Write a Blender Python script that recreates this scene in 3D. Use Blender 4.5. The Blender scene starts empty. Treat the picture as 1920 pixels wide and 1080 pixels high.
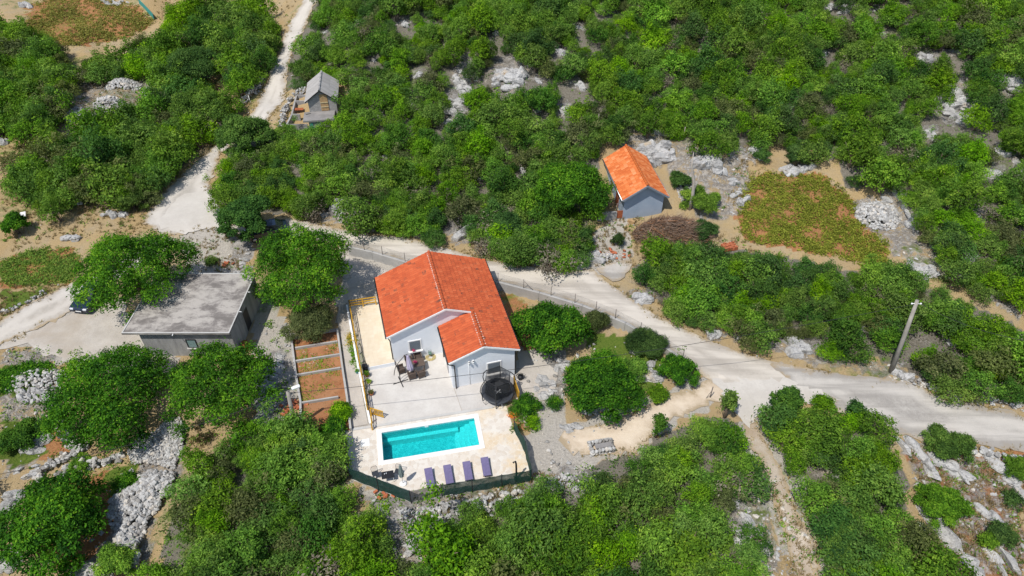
import bpy, math, random
import numpy as np
from mathutils import Vector, Matrix
from mathutils.geometry import delaunay_2d_cdt
R = math.radians
random.seed(7); rng = np.random.default_rng(7)
scene = bpy.context.scene
C = scene.collection

# ------------------------------------------------------------------ camera, sky, sun, exposure
CAM_H, FOCAL, PITCH = 42.0, 1280.0, R(41)
cam = bpy.data.cameras.new('camera'); cam.sensor_width = 36; cam.lens = 36*FOCAL/1920
cam.clip_end = 2000; cam.clip_start = 0.5
camo = bpy.data.objects.new('camera', cam); C.objects.link(camo)
camo.location = (0, 0, CAM_H); camo.rotation_euler = (R(90)-PITCH, 0, 0)
scene.camera = camo
SUN_EL, SUN_AZ = R(61), R(50)          # direction the light travels towards (azimuth from +x)
sv = Vector((math.cos(SUN_EL)*math.cos(SUN_AZ), math.cos(SUN_EL)*math.sin(SUN_AZ), -math.sin(SUN_EL)))
sun = bpy.data.lights.new('sun', 'SUN'); sun.energy = 4.2; sun.angle = R(0.53); sun.color = (1.0, 0.955, 0.88)
so = bpy.data.objects.new('sun', sun); C.objects.link(so)
so.rotation_euler = sv.to_track_quat('-Z', 'Y').to_euler(); so.location = (-30, -20, 80)
w = bpy.data.worlds.new('World'); scene.world = w; w.use_nodes = True
nt = w.node_tree; bgn = nt.nodes['Background']
sky = nt.nodes.new('ShaderNodeTexSky'); sky.sky_type = 'NISHITA'; sky.sun_disc = False
sky.sun_elevation = SUN_EL; sky.sun_rotation = math.atan2(-sv.x, -sv.y) % (2*math.pi)
nt.links.new(sky.outputs[0], bgn.inputs[0]); bgn.inputs[1].default_value = 0.13
scene.view_settings.view_transform = 'Standard'; scene.view_settings.look = 'None'
scene.view_settings.exposure = 0.0; scene.view_settings.gamma = 1
scene.cycles.max_bounces = 6; scene.cycles.transparent_max_bounces = 8
scene.cycles.diffuse_bounces = 3; scene.cycles.glossy_bounces = 2; scene.cycles.transmission_bounces = 3
scene.cycles.use_denoising = True

# ------------------------------------------------------------------ survey helpers: photo pixel -> point of the place
cth, sth = math.cos(PITCH), math.sin(PITCH)
def ray(px, py):
    x = (px-960)/FOCAL; y = -(py-540)/FOCAL
    return np.array([x, cth+y*sth, -sth+y*cth])
def P(px, py, z=0.0):
    d = ray(px, py); t = (z-CAM_H)/d[2]
    return np.array([0, 0, CAM_H])+d*t
def proj(x, y, z):
    q = np.asarray(z)-CAM_H
    dep = y*cth - q*sth; up = y*sth + q*cth
    return 960+FOCAL*x/dep, 540-FOCAL*up/dep, dep
def smooth(a, b, x):
    t = np.clip((x-a)/(b-a), 0, 1); return t*t*(3-2*t)
def softp(x, k=4.0):
    return np.where(x > 30, x, k*np.log1p(np.exp(np.clip(x/k, -30, 30))))
# foot of the concrete retaining wall behind the house (photo pixels on the yard level)
WALL_PX = [(655, 480), (700, 490), (760, 508), (930, 545), (1010, 566), (1090, 590), (1170, 622), (1230, 655), (1290, 692)]
WALL = np.array([P(*p)[:2] for p in WALL_PX])
HX = np.array([-90, -45, -30, -18, -8, 2, 10, 18, 28, 40, 60, 90.])
HY = np.array([75, 72, 66, 60, 59, 56, 54, 50, 46, 42, 38, 36.])
def T(x, y):
    x = np.asarray(x, float); y = np.asarray(y, float)
    yl = np.interp(x, np.concatenate([[-90, -30], WALL[:, 0], [40, 90]]), np.concatenate([[52, 51], WALL[:, 1], [28, 20]]))
    amp = 0.9*(1-smooth(8, 20, x))
    wd = 0.3+6*smooth(-17, -22, x)
    z = amp*smooth(0, 1, (y-yl-0.22)/wd)
    yh = np.interp(x, HX, HY)
    d = softp(y-yh, 3.0)
    wgt = 0.055+0.155*smooth(-36, -14, x+0.08*(y-60))
    z = z + wgt*d
    hm = smooth(2, 12, d)
    z = z + hm*(0.5*np.sin(x*0.21+1.3)*np.sin(y*0.17+0.4)+0.35*np.sin(x*0.43-y*0.31)+0.22*np.sin(x*.8+y*.63+2))
    fr = softp(24.5-y, 2.0)
    z = z - 0.13*fr - 0.9*smooth(-17, -30, x)*smooth(38, 26, y)
    rl = smooth(20, 34, x)*smooth(33, 24, y)
    z = z - 1.2*rl
    fm = smooth(26, 20, y)
    z = z + fm*(0.2*np.sin(x*0.6+y*.3)+0.15*np.sin(x*1.1-y*.9+1))
    return z
_TS = np.concatenate([np.arange(20, 140, .25), np.arange(140, 400, 1.0)])
def G(px, py, dz=0.0):
    """the point of the ground (raised by dz) that the photo shows at a pixel"""
    d = ray(px, py); pts = np.array([0, 0, CAM_H])+_TS[:, None]*d[None]
    h = pts[:, 2]-T(pts[:, 0], pts[:, 1])-dz
    i = np.argmax(h < 0)
    if i == 0: i = len(_TS)-1
    a, b = h[i-1], h[i]; k = a/(a-b) if a != b else 0
    p = pts[i-1]+(pts[i]-pts[i-1])*k
    return np.array([p[0], p[1], float(T(p[0], p[1]))])
def inpoly(px, py, poly):
    px = np.asarray(px, float); py = np.asarray(py, float); r = np.zeros(px.shape, bool); n = len(poly)
    for i in range(n):
        x1, y1 = poly[i]; x2, y2 = poly[(i+1) % n]
        if y1 == y2: continue
        c = ((y1 > py) != (y2 > py)) & (px < (x2-x1)*(py-y1)/(y2-y1)+x1)
        r ^= c
    return r

# ------------------------------------------------------------------ materials
class NM:
    def __init__(s, name):
        s.m = bpy.data.materials.new(name); s.m.use_nodes = True; s.t = s.m.node_tree
        s.b = s.t.nodes['Principled BSDF']; s.o = s.t.nodes['Material Output']
    def n(s, typ, **kw):
        nd = s.t.nodes.new(typ)
        for k, v in kw.items(): setattr(nd, k, v)
        return nd
    def l(s, a, b): s.t.links.new(a, b)
    def val(s, sock, v):
        if hasattr(v, 'is_linked') or isinstance(v, bpy.types.NodeSocket): s.l(v, sock)
        else: sock.default_value = v
    def coord(s, kind='Object'):
        return s.n('ShaderNodeTexCoord').outputs[kind]
    def pos(s): return s.n('ShaderNodeNewGeometry').outputs['Position']
    def noise(s, scale, detail=5, rough=.6, vec=None, dist=0.0):
        nd = s.n('ShaderNodeTexNoise'); nd.inputs['Scale'].default_value = scale
        nd.inputs['Detail'].default_value = detail; nd.inputs['Roughness'].default_value = rough
        nd.inputs['Distortion'].default_value = dist
        if vec is not None: s.l(vec, nd.inputs['Vector'])
        return nd.outputs['Fac']
    def vor(s, scale, vec=None, feature='F1', out='Distance', rnd=1.0):
        nd = s.n('ShaderNodeTexVoronoi', feature=feature); nd.inputs['Scale'].default_value = scale
        nd.inputs['Randomness'].default_value = rnd
        if vec is not None: s.l(vec, nd.inputs['Vector'])
        return nd.outputs[out]
    def math(s, op, a, b=0.0, c=None):
        nd = s.n('ShaderNodeMath', operation=op); s.val(nd.inputs[0], a); s.val(nd.inputs[1], b)
        if c is not None: s.val(nd.inputs[2], c)
        return nd.outputs[0]
    def ramp(s, fac, stops, interp='LINEAR'):
        nd = s.n('ShaderNodeValToRGB'); cr = nd.color_ramp; cr.interpolation = interp
        while len(cr.elements) < len(stops): cr.elements.new(1.0)
        for e, (p, c) in zip(cr.elements, stops):
            e.position = p; e.color = (c, c, c, 1) if isinstance(c, (int, float)) else (*c, 1)
        s.l(fac, nd.inputs[0]); return nd.outputs[0]
    def mr(s, v, a, b, c=0.0, d=1.0):
        nd = s.n('ShaderNodeMapRange'); s.val(nd.inputs[0], v)
        for i, q in enumerate((a, b, c, d)): nd.inputs[i+1].default_value = q
        return nd.outputs[0]
    def mix(s, fac, a, b, blend='MIX'):
        nd = s.n('ShaderNodeMix', data_type='RGBA', blend_type=blend)
        s.val(nd.inputs[0], fac)
        for sock, v in ((nd.inputs[6], a), (nd.inputs[7], b)):
            if isinstance(v, tuple): sock.default_value = (*v, 1)
            else: s.l(v, sock)
        return nd.outputs[2]
    def attr(s, name, out='Fac'):
        nd = s.n('ShaderNodeAttribute'); nd.attribute_name = name; return nd.outputs[out]
    def rand(s): return s.n('ShaderNodeObjectInfo').outputs['Random']
    def bump(s, h, strength=.5, dist=.05):
        nd = s.n('ShaderNodeBump'); nd.inputs['Strength'].default_value = strength; nd.inputs['Distance'].default_value = dist
        s.l(h, nd.inputs['Height']); s.l(nd.outputs[0], s.b.inputs['Normal']); return nd
    def col(s, v):
        if isinstance(v, tuple): s.b.inputs['Base Color'].default_value = (*v, 1)
        else: s.l(v, s.b.inputs['Base Color'])
        return s
    def rough(s, v, spec=None):
        s.val(s.b.inputs['Roughness'], v)
        if spec is not None: s.b.inputs['Specular IOR Level'].default_value = spec
        return s
M = {}
def simple(key, c, rough=.6, var=.12, scale=6.0, metal=0.0, spec=.4, bumpd=0.0):
    k = NM(key); nz = k.noise(scale, 5, .6, k.coord())
    hi = tuple(min(1, x*(1+var)) for x in c); lo = tuple(x*(1-var) for x in c)
    k.col(k.mix(k.mr(nz, .3, .7), lo, hi)); k.rough(rough, spec); k.b.inputs['Metallic'].default_value = metal
    if bumpd: k.bump(k.noise(scale*6, 4, .6, k.coord()), .6, bumpd)
    M[key] = k.m; return k.m

def make_materials():
    # --- foliage
    def foliage(key, dark, mid, light, yel, trans=.4):
        k = NM(key); t = k.attr('tone'); r = k.rand() if key not in ('leaf_walnut', 'leaf_deep') else k.math('ADD', .5, 0)
        c = k.ramp(t, [(0, dark), (.45, mid), (.8, light), (1, yel)])
        shift = k.n('ShaderNodeHueSaturation'); k.l(c, shift.inputs['Color'])
        k.l(k.mr(r, 0, 1, .49, .51), shift.inputs['Hue'])
        big = k.noise(.09, 2, .5, k.pos())
        vv = k.math('ADD', k.mr(k.math('FRACT', k.math('MULTIPLY', r, 7.31)), 0, 1, .82, 1.13), k.mr(big, .3, .7, -.14, .14))
        k.l(vv, shift.inputs['Value'])
        k.l(k.mr(k.math('FRACT', k.math('MULTIPLY', r, 3.7)), 0, 1, .84, 1.02), shift.inputs['Saturation'])
        cc = shift.outputs[0]
        k.col(cc); k.rough(.7, .06)
        tr = k.n('ShaderNodeBsdfTranslucent'); k.l(k.mix(1.0, cc, (1.25, 1.2, .5), 'MULTIPLY'), tr.inputs[0])
        ms = k.n('ShaderNodeMixShader'); ms.inputs[0].default_value = trans
        k.l(k.b.outputs[0], ms.inputs[1]); k.l(tr.outputs[0], ms.inputs[2]); k.l(ms.outputs[0], k.o.inputs[0])
        M[key] = k.m
    foliage('leaf_bright', (0.0542, 0.1392, 0.0095), (0.1547, 0.3291, 0.0133), (0.2641, 0.4810, 0.0190), (0.3865, 0.5443, 0.0380))
    foliage('leaf_mid', (0.0437, 0.1140, 0.0114), (0.1160, 0.2532, 0.0152), (0.1996, 0.3797, 0.0209), (0.2898, 0.4430, 0.0380))
    foliage('leaf_dark', (0.0241, 0.0749, 0.0164), (0.0674, 0.1692, 0.0236), (0.1180, 0.2538, 0.0345), (0.1745, 0.3202, 0.0471))
    foliage('leaf_olive', (0.0630, 0.0893, 0.0294), (0.1313, 0.1680, 0.0504), (0.1995, 0.2415, 0.0756), (0.2835, 0.3150, 0.1103))
    foliage('leaf_deep', (0.0155, 0.0633, 0.0095), (0.0593, 0.1874, 0.0133), (0.1288, 0.3228, 0.0190), (0.2383, 0.4367, 0.0267))
    foliage('leaf_walnut', (0.0181, 0.0633, 0.0095), (0.0747, 0.2126, 0.0152), (0.1520, 0.3481, 0.0190), (0.2705, 0.4683, 0.0304))
    foliage('leaf_yellow', (0.2000, 0.1500, 0.0100), (0.4500, 0.3000, 0.0100), (0.6000, 0.3800, 0.0100), (0.7000, 0.5000, 0.0200), .15)
    foliage('leaf_dry', (.2, .15, .06), (.36, .27, .11), (.48, .36, .15), (.56, .44, .2), .2)
    foliage('leaf_vine', (.13, .15, .015), (.26, .29, .025), (.37, .37, .035), (.46, .44, .06), .25)
    foliage('leaf_grey', (.1, .085, .06), (.19, .16, .115), (.27, .24, .17), (.3, .3, .16), .1)
    simple('bark', (.13, .1, .075), .9, .35, 9, bumpd=.02)
    simple('twig', (.2, .15, .115), .9, .4, 3)
    # --- limestone
    k = NM('limestone'); o = k.pos(); 
    n1 = k.noise(.9, 6, .65, o); n2 = k.noise(5, 8, .7, o)
    stretch = k.n('ShaderNodeMapping'); stretch.inputs['Scale'].default_value = (2.0, 2.0, 7.0); stretch.inputs['Rotation'].default_value = (.2, .3, .5); k.l(o, stretch.inputs[0])
    n3 = k.noise(1.1, 6, .7, stretch.outputs[0], .8)
    c = k.mix(k.mr(n1, .35, .65), (.36, .355, .345), (.55, .54, .525))
    c = k.mix(k.mr(n2, .5, .72), c, (.27, .265, .265))
    c = k.mix(k.mr(n3, .56, .62), c, (.2, .2, .205))
    c = k.mix(k.mr(k.noise(.5, 4, .6, o), .62, .75), c, (.45, .36, .25))
    k.col(c); k.rough(.9, .2)
    k.bump(k.math('ADD', n2, k.math('MULTIPLY', n3, .8)), .9, .12); M['limestone'] = k.m
    k = NM('rubble_stone'); o = k.pos(); tn = k.attr('tone')
    c = k.ramp(tn, [(0, (.23, .215, .195)), (.4, (.39, .385, .375)), (.8, (.53, .525, .51)), (1, (.58, .52, .44))])
    c = k.mix(k.mr(k.noise(7, 5, .7, o), .45, .75, 0, .6), c, (.25, .24, .23))
    k.col(c); k.rough(.92, .2); k.bump(k.noise(9, 5, .7, o), .6, .05); M['rubble_stone'] = k.m
    # --- terrain
    k = NM('terrain'); o = k.pos()
    big = k.noise(.16, 6, .62, o); med = k.noise(.9, 6, .65, o); fine = k.noise(6, 6, .7, o); vf = k.noise(22, 3, .7, o)
    tan = k.mix(k.mr(med, .35, .68), (.43, .32, .17), (.37, .3, .205))
    tan = k.mix(k.mr(big, .42, .6), tan, (.4, .285, .145))
    tan = k.mix(k.mr(fine, .52, .75, 0, .8), tan, (.26, .19, .1))
    tan = k.mix(k.mr(vf, .55, .7, 0, .55), tan, (.56, .43, .22))
    soilc = k.mix(k.mr(fine, .35, .7), (.29, .13, .055), (.43, .22, .1))
    soilc = k.mix(k.mr(vf, .6, .75), soilc, (.48, .36, .26))
    gravc = k.mix(k.mr(fine, .35, .68), (.36, .33, .29), (.54, .5, .44))
    gravc = k.mix(k.mr(vf, .5, .68, 0, .7), gravc, (.3, .28, .25))
    cr1 = k.math('ABSOLUTE', k.math('SUBTRACT', k.noise(1.4, 7, .7, o, .5), .5)); vd = k.math('MULTIPLY', cr1, 1.6)
    rockc = k.mix(k.mr(fine, .35, .7), (.29, .28, .27), (.45, .44, .43))
    rockc = k.mix(k.mr(med, .5, .68), rockc, (.4, .33, .24))
    rockc = k.mix(k.mr(cr1, 0, .035, .85, 0), rockc, (.15, .13, .11))
    rockc = k.mix(k.mr(vf, .56, .7, 0, .6), rockc, (.2, .19, .18))
    greenc = k.mix(k.mr(fine, .35, .7), (.07, .13, .015), (.16, .2, .04))
    litter = k.mix(k.mr(fine, .35, .7), (.13, .115, .09), (.25, .23, .195))
    def m(name, base, colr, amt=.9):
        f = k.mr(k.math('ADD', k.attr(name), k.math('MULTIPLY', k.math('SUBTRACT', k.math('ADD', med, k.math('MULTIPLY', fine, .5)), .75), amt)), .35, .65)
        return k.mix(f, base, colr)
    c = m('litter', tan, litter); c = m('soil', c, soilc, .6); c = m('grav', c, gravc); c = m('rock', c, rockc, 1.5); c = m('green', c, greenc, 1.2)
    k.col(c); k.rough(.95, .15)
    k.bump(k.math('ADD', k.math('ADD', fine, k.math('MULTIPLY', vf, .5)), k.math('MULTIPLY', k.mr(vd, 0, .12), k.math('MULTIPLY', k.attr('rock'), .8))), .9, .12)
    M['terrain'] = k.m
    # --- roads and pavings
    def paving(key, a, b, spot, sc=1.0, stain=.5, bump=.02, grit=.5, bands=None, tracks=False, edge=(.36, .285, .19)):
        k = NM(key); o = k.pos()
        n0 = k.noise(.14*sc, 5, .6, o); n1 = k.noise(.7*sc, 6, .65, o); n2 = k.noise(5*sc, 6, .7, o); n3 = k.noise(24, 3, .75, o)
        c = k.mix(k.mr(n1, .35, .66), a, b); c = k.mix(k.mr(n0, .5, .68, 0, stain), c, spot)
        c = k.mix(k.mr(n2, .5, .75, 0, .45), c, tuple(x*.8 for x in a))
        c = k.mix(k.mr(n3, .52, .7, 0, grit), c, tuple(x*.6 for x in a))
        if tracks:
            ed = k.math('ADD', k.attr('edge'), k.math('MULTIPLY', k.math('SUBTRACT', n1, .5), 1.1))
            tr = k.math('MULTIPLY', k.mr(ed, .55, .95), k.mr(ed, 1.75, 1.3)); c = k.mix(k.math('MULTIPLY', tr, .55), c, tuple(min(.9, x*1.16) for x in b))
            c = k.mix(k.math('MULTIPLY', k.mr(ed, 1.5, 2.0), k.mr(n2, .4, .6, .1, .6)), c, tuple(x*.8 for x in a))
            c = k.mix(k.mr(k.math('ADD', k.attr('edge'), k.math('MULTIPLY', k.math('SUBTRACT', k.math('ADD', n1, k.math('MULTIPLY', n2, .8)), .9), 1.3)), .42, .05), c, edge)
        if bands is not None:
            mp = k.n('ShaderNodeMapping'); mp.inputs['Rotation'].default_value = (0, 0, bands); mp.inputs['Scale'].default_value = (.07, .9, 1); k.l(o, mp.inputs[0])
            bd = k.noise(1.0, 4, .6, mp.outputs[0]); c = k.mix(k.mr(bd, .46, .6, 0, .75), c, tuple(x*.8 for x in a)); c = k.mix(k.mr(bd, .46, .36, 0, .4), c, tuple(min(.9, x*1.12) for x in b))
        k.col(c); k.rough(.92, .2); k.bump(k.math('ADD', n2, k.math('MULTIPLY', n3, .6)), .6, bump); M[key] = k.m
    paving('road_pale', (.455, .41, .355), (.54, .495, .435), (.385, .34, .285), stain=.65, grit=.35, bands=R(14), tracks=True)
    paving('road_plain', (.43, .395, .35), (.525, .49, .445), (.37, .325, .27), stain=.7, grit=.4, tracks=True)
    paving('road_new', (.5, .465, .42), (.575, .54, .49), (.45, .41, .36), stain=.5, grit=.2)
    paving('gravel_grey', (.36, .335, .305), (.48, .45, .41), (.3, .275, .245), stain=.6, bump=.05, grit=.75, bands=R(12), tracks=True)
    paving('dirt_drive', (.53, .43, .32), (.61, .52, .41), (.45, .34, .23), stain=.45, bump=.03, grit=.35, tracks=True)
    paving('stony_track', (.4, .33, .26), (.48, .42, .35), (.38, .24, .14), stain=.8, bump=.06, grit=.7, tracks=True)
    paving('yard_gravel', (.42, .38, .335), (.52, .48, .43), (.36, .29, .21), stain=.6, bump=.03, grit=.6)
    paving('patio', (.52, .49, .455), (.61, .585, .545), (.45, .415, .375), stain=.5, bump=.01, grit=.14)
    paving('patio_gravel', (.5, .47, .44), (.56, .535, .505), (.45, .42, .39), stain=.3, bump=.03, grit=.55)
    paving('concrete', (.36, .35, .335), (.47, .455, .435), (.3, .28, .26), stain=.6, bump=.015, grit=.25)
    paving('kerb', (.46, .45, .43), (.54, .53, .51), (.4, .38, .36), stain=.4, bump=.01, grit=.3)
    paving('soil_bed', (.3, .125, .055), (.4, .19, .09), (.34, .2, .11), sc=1.5, stain=.6, bump=.05, grit=.4)
    paving('weathered_roof', (.21, .2, .195), (.31, .295, .285), (.2, .19, .185), stain=.5, bump=.01, grit=.2)
    # flat concrete roof: dark lichen blotches in worn rectangles
    k = NM('flat_roof'); o = k.coord()
    mp = k.n('ShaderNodeMapping'); mp.inputs['Scale'].default_value = (1, 1.6, 1); k.l(o, mp.inputs[0])
    br = k.n('ShaderNodeTexVoronoi', distance='CHEBYCHEV'); br.inputs['Scale'].default_value = .62; k.l(mp.outputs[0], br.inputs['Vector'])
    n1 = k.noise(.55, 7, .68, mp.outputs[0], .4); n2 = k.noise(3.2, 7, .7, mp.outputs[0]); n3 = k.noise(18, 4, .7, o)
    f = k.math('ADD', k.math('MULTIPLY', br.outputs['Color'], .16), k.math('ADD', n1, k.math('MULTIPLY', k.math('SUBTRACT', n2, .5), .38)))
    c = k.ramp(f, [(.42, (.165, .15, .138)), (.51, (.215, .195, .18)), (.56, (.29, .267, .245)), (.67, (.41, .38, .345))])
    c = k.mix(k.mr(n3, .5, .75, 0, .4), c, (.2, .185, .18))
    k.col(c); k.rough(.93, .2); k.bump(n2, .4, .02); M['flat_roof'] = k.m
    # concrete wall with run marks
    k = NM('streaked_wall'); o = k.coord()
    mp = k.n('ShaderNodeMapping'); mp.inputs['Scale'].default_value = (1.7, 1.7, .3); k.l(o, mp.inputs[0])
    s1 = k.noise(1.0, 6, .65, mp.outputs[0]); n2 = k.noise(3, 6, .65, o)
    c = k.mix(k.mr(s1, .38, .66), (.26, .26, .262), (.4, .398, .395)); c = k.mix(k.mr(n2, .55, .75, 0, .5), c, (.16, .16, .16))
    k.col(c); k.rough(.93, .2); k.bump(n2, .5, .02); M['streaked_wall'] = k.m
    # block masonry
    k = NM('block_wall'); o = k.coord(); bt = k.n('ShaderNodeTexBrick'); 
    rz = k.n('ShaderNodeMapping'); rz.inputs['Rotation'].default_value = (R(90), 0, 0); k.l(o, rz.inputs[0]); k.l(rz.outputs[0], bt.inputs['Vector'])
    bt.inputs['Scale'].default_value = 1.0; bt.inputs['Brick Width'].default_value = .4; bt.inputs['Row Height'].default_value = .22; bt.inputs['Mortar Size'].default_value = .012
    bt.inputs['Color1'].default_value = (.38, .37, .36, 1); bt.inputs['Color2'].default_value = (.31, .3, .29, 1); bt.inputs['Mortar'].default_value = (.24, .23, .22, 1)
    c = k.mix(k.mr(k.noise(2.5, 6, .7, o), .45, .75, 0, .7), bt.outputs[0], (.22, .21, .2)); k.col(c); k.rough(.95, .2)
    k.bump(k.noise(8, 5, .7, o), .5, .02); M['block_wall'] = k.m
    # house render (slightly cool white)
    k = NM('white_render'); o = k.coord(); n1 = k.noise(.8, 6, .6, o); n2 = k.noise(45, 3, .7, o)
    c = k.mix(k.mr(n1, .35, .7), (.76, .785, .82), (.82, .84, .865)); 
    k.col(c); k.rough(.9, .2); k.bump(n2, .5, .012); M['white_render'] = k.m
    k = NM('blue_render'); o = k.coord(); n1 = k.noise(.8, 6, .6, o)
    k.col(k.mix(k.mr(n1, .35, .7), (.3, .365, .45), (.36, .42, .5))); k.rough(.9, .2); k.bump(k.noise(40, 3, .7, o), .5, .012); M['blue_render'] = k.m
    # roof tiles: UV counts tiles
    def tiles(key, cols, darkstain, var):
        k = NM(key); uv = k.n('ShaderNodeUVMap').outputs[0]
        fl = k.n('ShaderNodeVectorMath', operation='FLOOR'); k.l(uv, fl.inputs[0])
        wn = k.n('ShaderNodeTexWhiteNoise', noise_dimensions='2D'); k.l(fl.outputs[0], wn.inputs['Vector'])
        o = k.coord(); n1 = k.noise(.45, 5, .65, o); n2 = k.noise(3.0, 6, .7, o); n3 = k.noise(20, 3, .7, o)
        f = k.math('ADD', k.math('MULTIPLY', wn.outputs[0], var), k.math('MULTIPLY', n1, 1-var))
        c = k.ramp(f, cols)
        fr = k.n('ShaderNodeVectorMath', operation='FRACTION'); k.l(uv, fr.inputs[0]); sx = k.n('ShaderNodeSeparateXYZ'); k.l(fr.outputs[0], sx.inputs[0])
        wn2 = k.n('ShaderNodeTexWhiteNoise', noise_dimensions='2D'); ad = k.n('ShaderNodeVectorMath', operation='ADD'); ad.inputs[1].default_value = (17, 31, 0); k.l(fl.outputs[0], ad.inputs[0]); k.l(ad.outputs[0], wn2.inputs['Vector'])
        st = k.math('MULTIPLY', k.mr(wn2.outputs[0], .8, .97), k.mr(k.math('ADD', n2, k.math('MULTIPLY', k.math('SUBTRACT', n1, .5), .9)), .46, .66))
        c = k.mix(k.math('MULTIPLY', st, darkstain), c, (.11, .055, .04))
        c = k.mix(k.mr(n2, .56, .74, 0, darkstain*.6), c, (.24, .07, .035))
        c = k.mix(k.mr(n3, .5, .8, 0, .35), c, (.36, .11, .045))
        k.col(c); k.rough(.85, .25); M[key] = k.m
    tiles('tiles_old', [(.2, (.36, .07, .028)), (.42, (.47, .094, .034)), (.62, (.545, .12, .044)), (.9, (.6, .18, .08))], 1.0, .32)
    tiles('tiles_new', [(.2, (.52, .12, .03)), (.45, (.62, .165, .045)), (.6, (.66, .2, .06)), (.85, (.7, .29, .13))], .12, .55)
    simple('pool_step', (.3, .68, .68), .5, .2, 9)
    simple('mortar', (.6, .5, .42), .9, .2, 8)
    simple('ridge_clay', (.5, .1, .03), .85, .25, 5)
    simple('ridge_orange', (.6, .15, .03), .85, .2, 5)
    simple('white_paint', (.8, .8, .79), .5, .05); simple('white_stone', (.8, .79, .77), .6, .06, 4)
    simple('grey_paint', (.2, .23, .27), .5, .1); simple('dark_metal', (.02, .02, .024), .45, .2); simple('black_plastic', (.016, .017, .02), .5, .2)
    simple('steel', (.5, .5, .5), .35, .1, metal=.8); simple('rust', (.32, .09, .035), .85, .35, 5); simple('rusty_post', (.14, .12, .11), .8, .3)
    simple('yellow_wood', (.58, .33, .035), .65, .2, 5); simple('brown_wood', (.24, .145, .07), .75, .25, 5)
    simple('old_wood', (.4, .26, .13), .85, .3, 4); simple('grey_wood', (.42, .38, .33), .9, .25, 4)
    simple('wicker', (.105, .075, .058), .7, .35, 40, bumpd=.01); simple('wicker_seat', (.075, .055, .045), .8, .25, 30)
    simple('lavender', (.5, .45, .58), .8, .08, 5); simple('purple_fabric', (.15, .13, .25), .8, .12, 7); simple('purple_dark', (.06, .05, .1), .8, .12, 7)
    simple('grey_green', (.22, .27, .26), .8, .12, 7); simple('hose', (.58, .47, .2), .5, .1); simple('hose_reel', (.12, .2, .16), .6, .15)
    simple('terracotta', (.42, .15, .06), .8, .15); simple('teal_pot', (.06, .25, .33), .5, .1); simple('pot_cream', (.5, .42, .25), .7, .15)
    simple('pink_flower', (.55, .05, .16), .7, .2, 20); simple('orange_flower', (.75, .22, .02), .7, .2, 20)
    simple('brick_red', (.42, .13, .06), .9, .35, 5, bumpd=.02); simple('tramp_mat', (.022, .024, .028), .7, .2); simple('tramp_pad', (.04, .044, .052), .45, .2)
    simple('car_paint', (.012, .022, .045), .22, .1, spec=.6); simple('tyre', (.015, .015, .016), .85, .2); simple('headlamp', (.7, .72, .75), .15, .03, spec=.8)
    simple('glass_dark', (.02, .026, .03), .06, .1, spec=.8); simple('window_green', (.2, .3, .3), .25, .1, spec=.6)
    simple('slat_grey', (.17, .2, .23), .55, .08); simple('pale_slat', (.5, .52, .55), .55, .06); simple('tarp_teal', (.05, .28, .25), .7, .15)
    simple('door_glass', (.12, .13, .17), .2, .1); simple('lilac_curtain', (.5, .38, .5), .8, .1)
    k = NM('pole_concrete'); o = k.coord(); k.col(k.mix(k.mr(k.noise(2, 5, .6, o), .35, .7), (.26, .24, .21), (.36, .335, .3))); k.rough(.9, .2); M['pole_concrete'] = k.m
    # corrugated fibre cement
    k = NM('fibre_cement'); uv = k.n('ShaderNodeUVMap').outputs[0]; o = k.coord()
    fl = k.n('ShaderNodeVectorMath', operation='FLOOR'); k.l(uv, fl.inputs[0]); wn = k.n('ShaderNodeTexWhiteNoise', noise_dimensions='2D'); k.l(fl.outputs[0], wn.inputs['Vector'])
    c = k.mix(wn.outputs[0], (.32, .305, .29), (.39, .375, .36)); c = k.mix(k.mr(k.noise(1.3, 6, .7, o), .5, .75, 0, .6), c, (.25, .24, .235))
    k.col(c); k.rough(.9, .2); M['fibre_cement'] = k.m
    # tiled terrace
    k = NM('terrace_tile'); o = k.coord(); bt = k.n('ShaderNodeTexBrick'); bt.offset = 0; k.l(o, bt.inputs['Vector']); bt.inputs['Scale'].default_value = 1
    bt.inputs['Brick Width'].default_value = .33; bt.inputs['Row Height'].default_value = .33; bt.inputs['Mortar Size'].default_value = .008
    bt.inputs['Color1'].default_value = (.66, .575, .44, 1); bt.inputs['Color2'].default_value = (.62, .525, .39, 1); bt.inputs['Mortar'].default_value = (.6, .5, .38, 1)
    c = k.mix(k.mr(k.noise(1.6, 5, .6, o), .45, .7, 0, .5), bt.outputs[0], (.7, .65, .55)); k.col(c); k.rough(.6, .3); M['terrace_tile'] = k.m
    # crazy paving round the pool
    k = NM('crazy_paving'); o = k.pos(); wv = k.noise(1.5, 3, .5, o)
    nd = k.n('ShaderNodeTexVoronoi', feature='F1'); nd.inputs['Scale'].default_value = 3.1; k.l(o, nd.inputs['Vector'])
    e = k.vor(3.1, o, 'DISTANCE_TO_EDGE'); wn = k.n('ShaderNodeSeparateColor'); k.l(nd.outputs['Color'], wn.inputs[0])
    c = k.ramp(wn.outputs[0], [(0, (.52, .42, .32)), (.25, (.66, .59, .51)), (.55, (.73, .69, .62)), (.8, (.57, .49, .41)), (1, (.68, .6, .47))], 'CONSTANT')
    c = k.mix(.62, c, (.63, .585, .52))
    px = k.n('ShaderNodeSeparateXYZ'); k.l(o, px.inputs[0])
    och = k.math('MULTIPLY', k.mr(px.outputs[0], -4.5, -1.0), k.mr(k.noise(.6, 5, .65, o), .44, .62, 0, .75))
    c = k.mix(och, c, (.66, .49, .27))
    c = k.mix(k.mr(k.noise(1.2, 6, .7, o), .52, .72, 0, .55), c, (.6, .5, .4))
    c = k.mix(k.mr(e, .01, .045, .55, 0), c, (.72, .69, .63))
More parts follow.
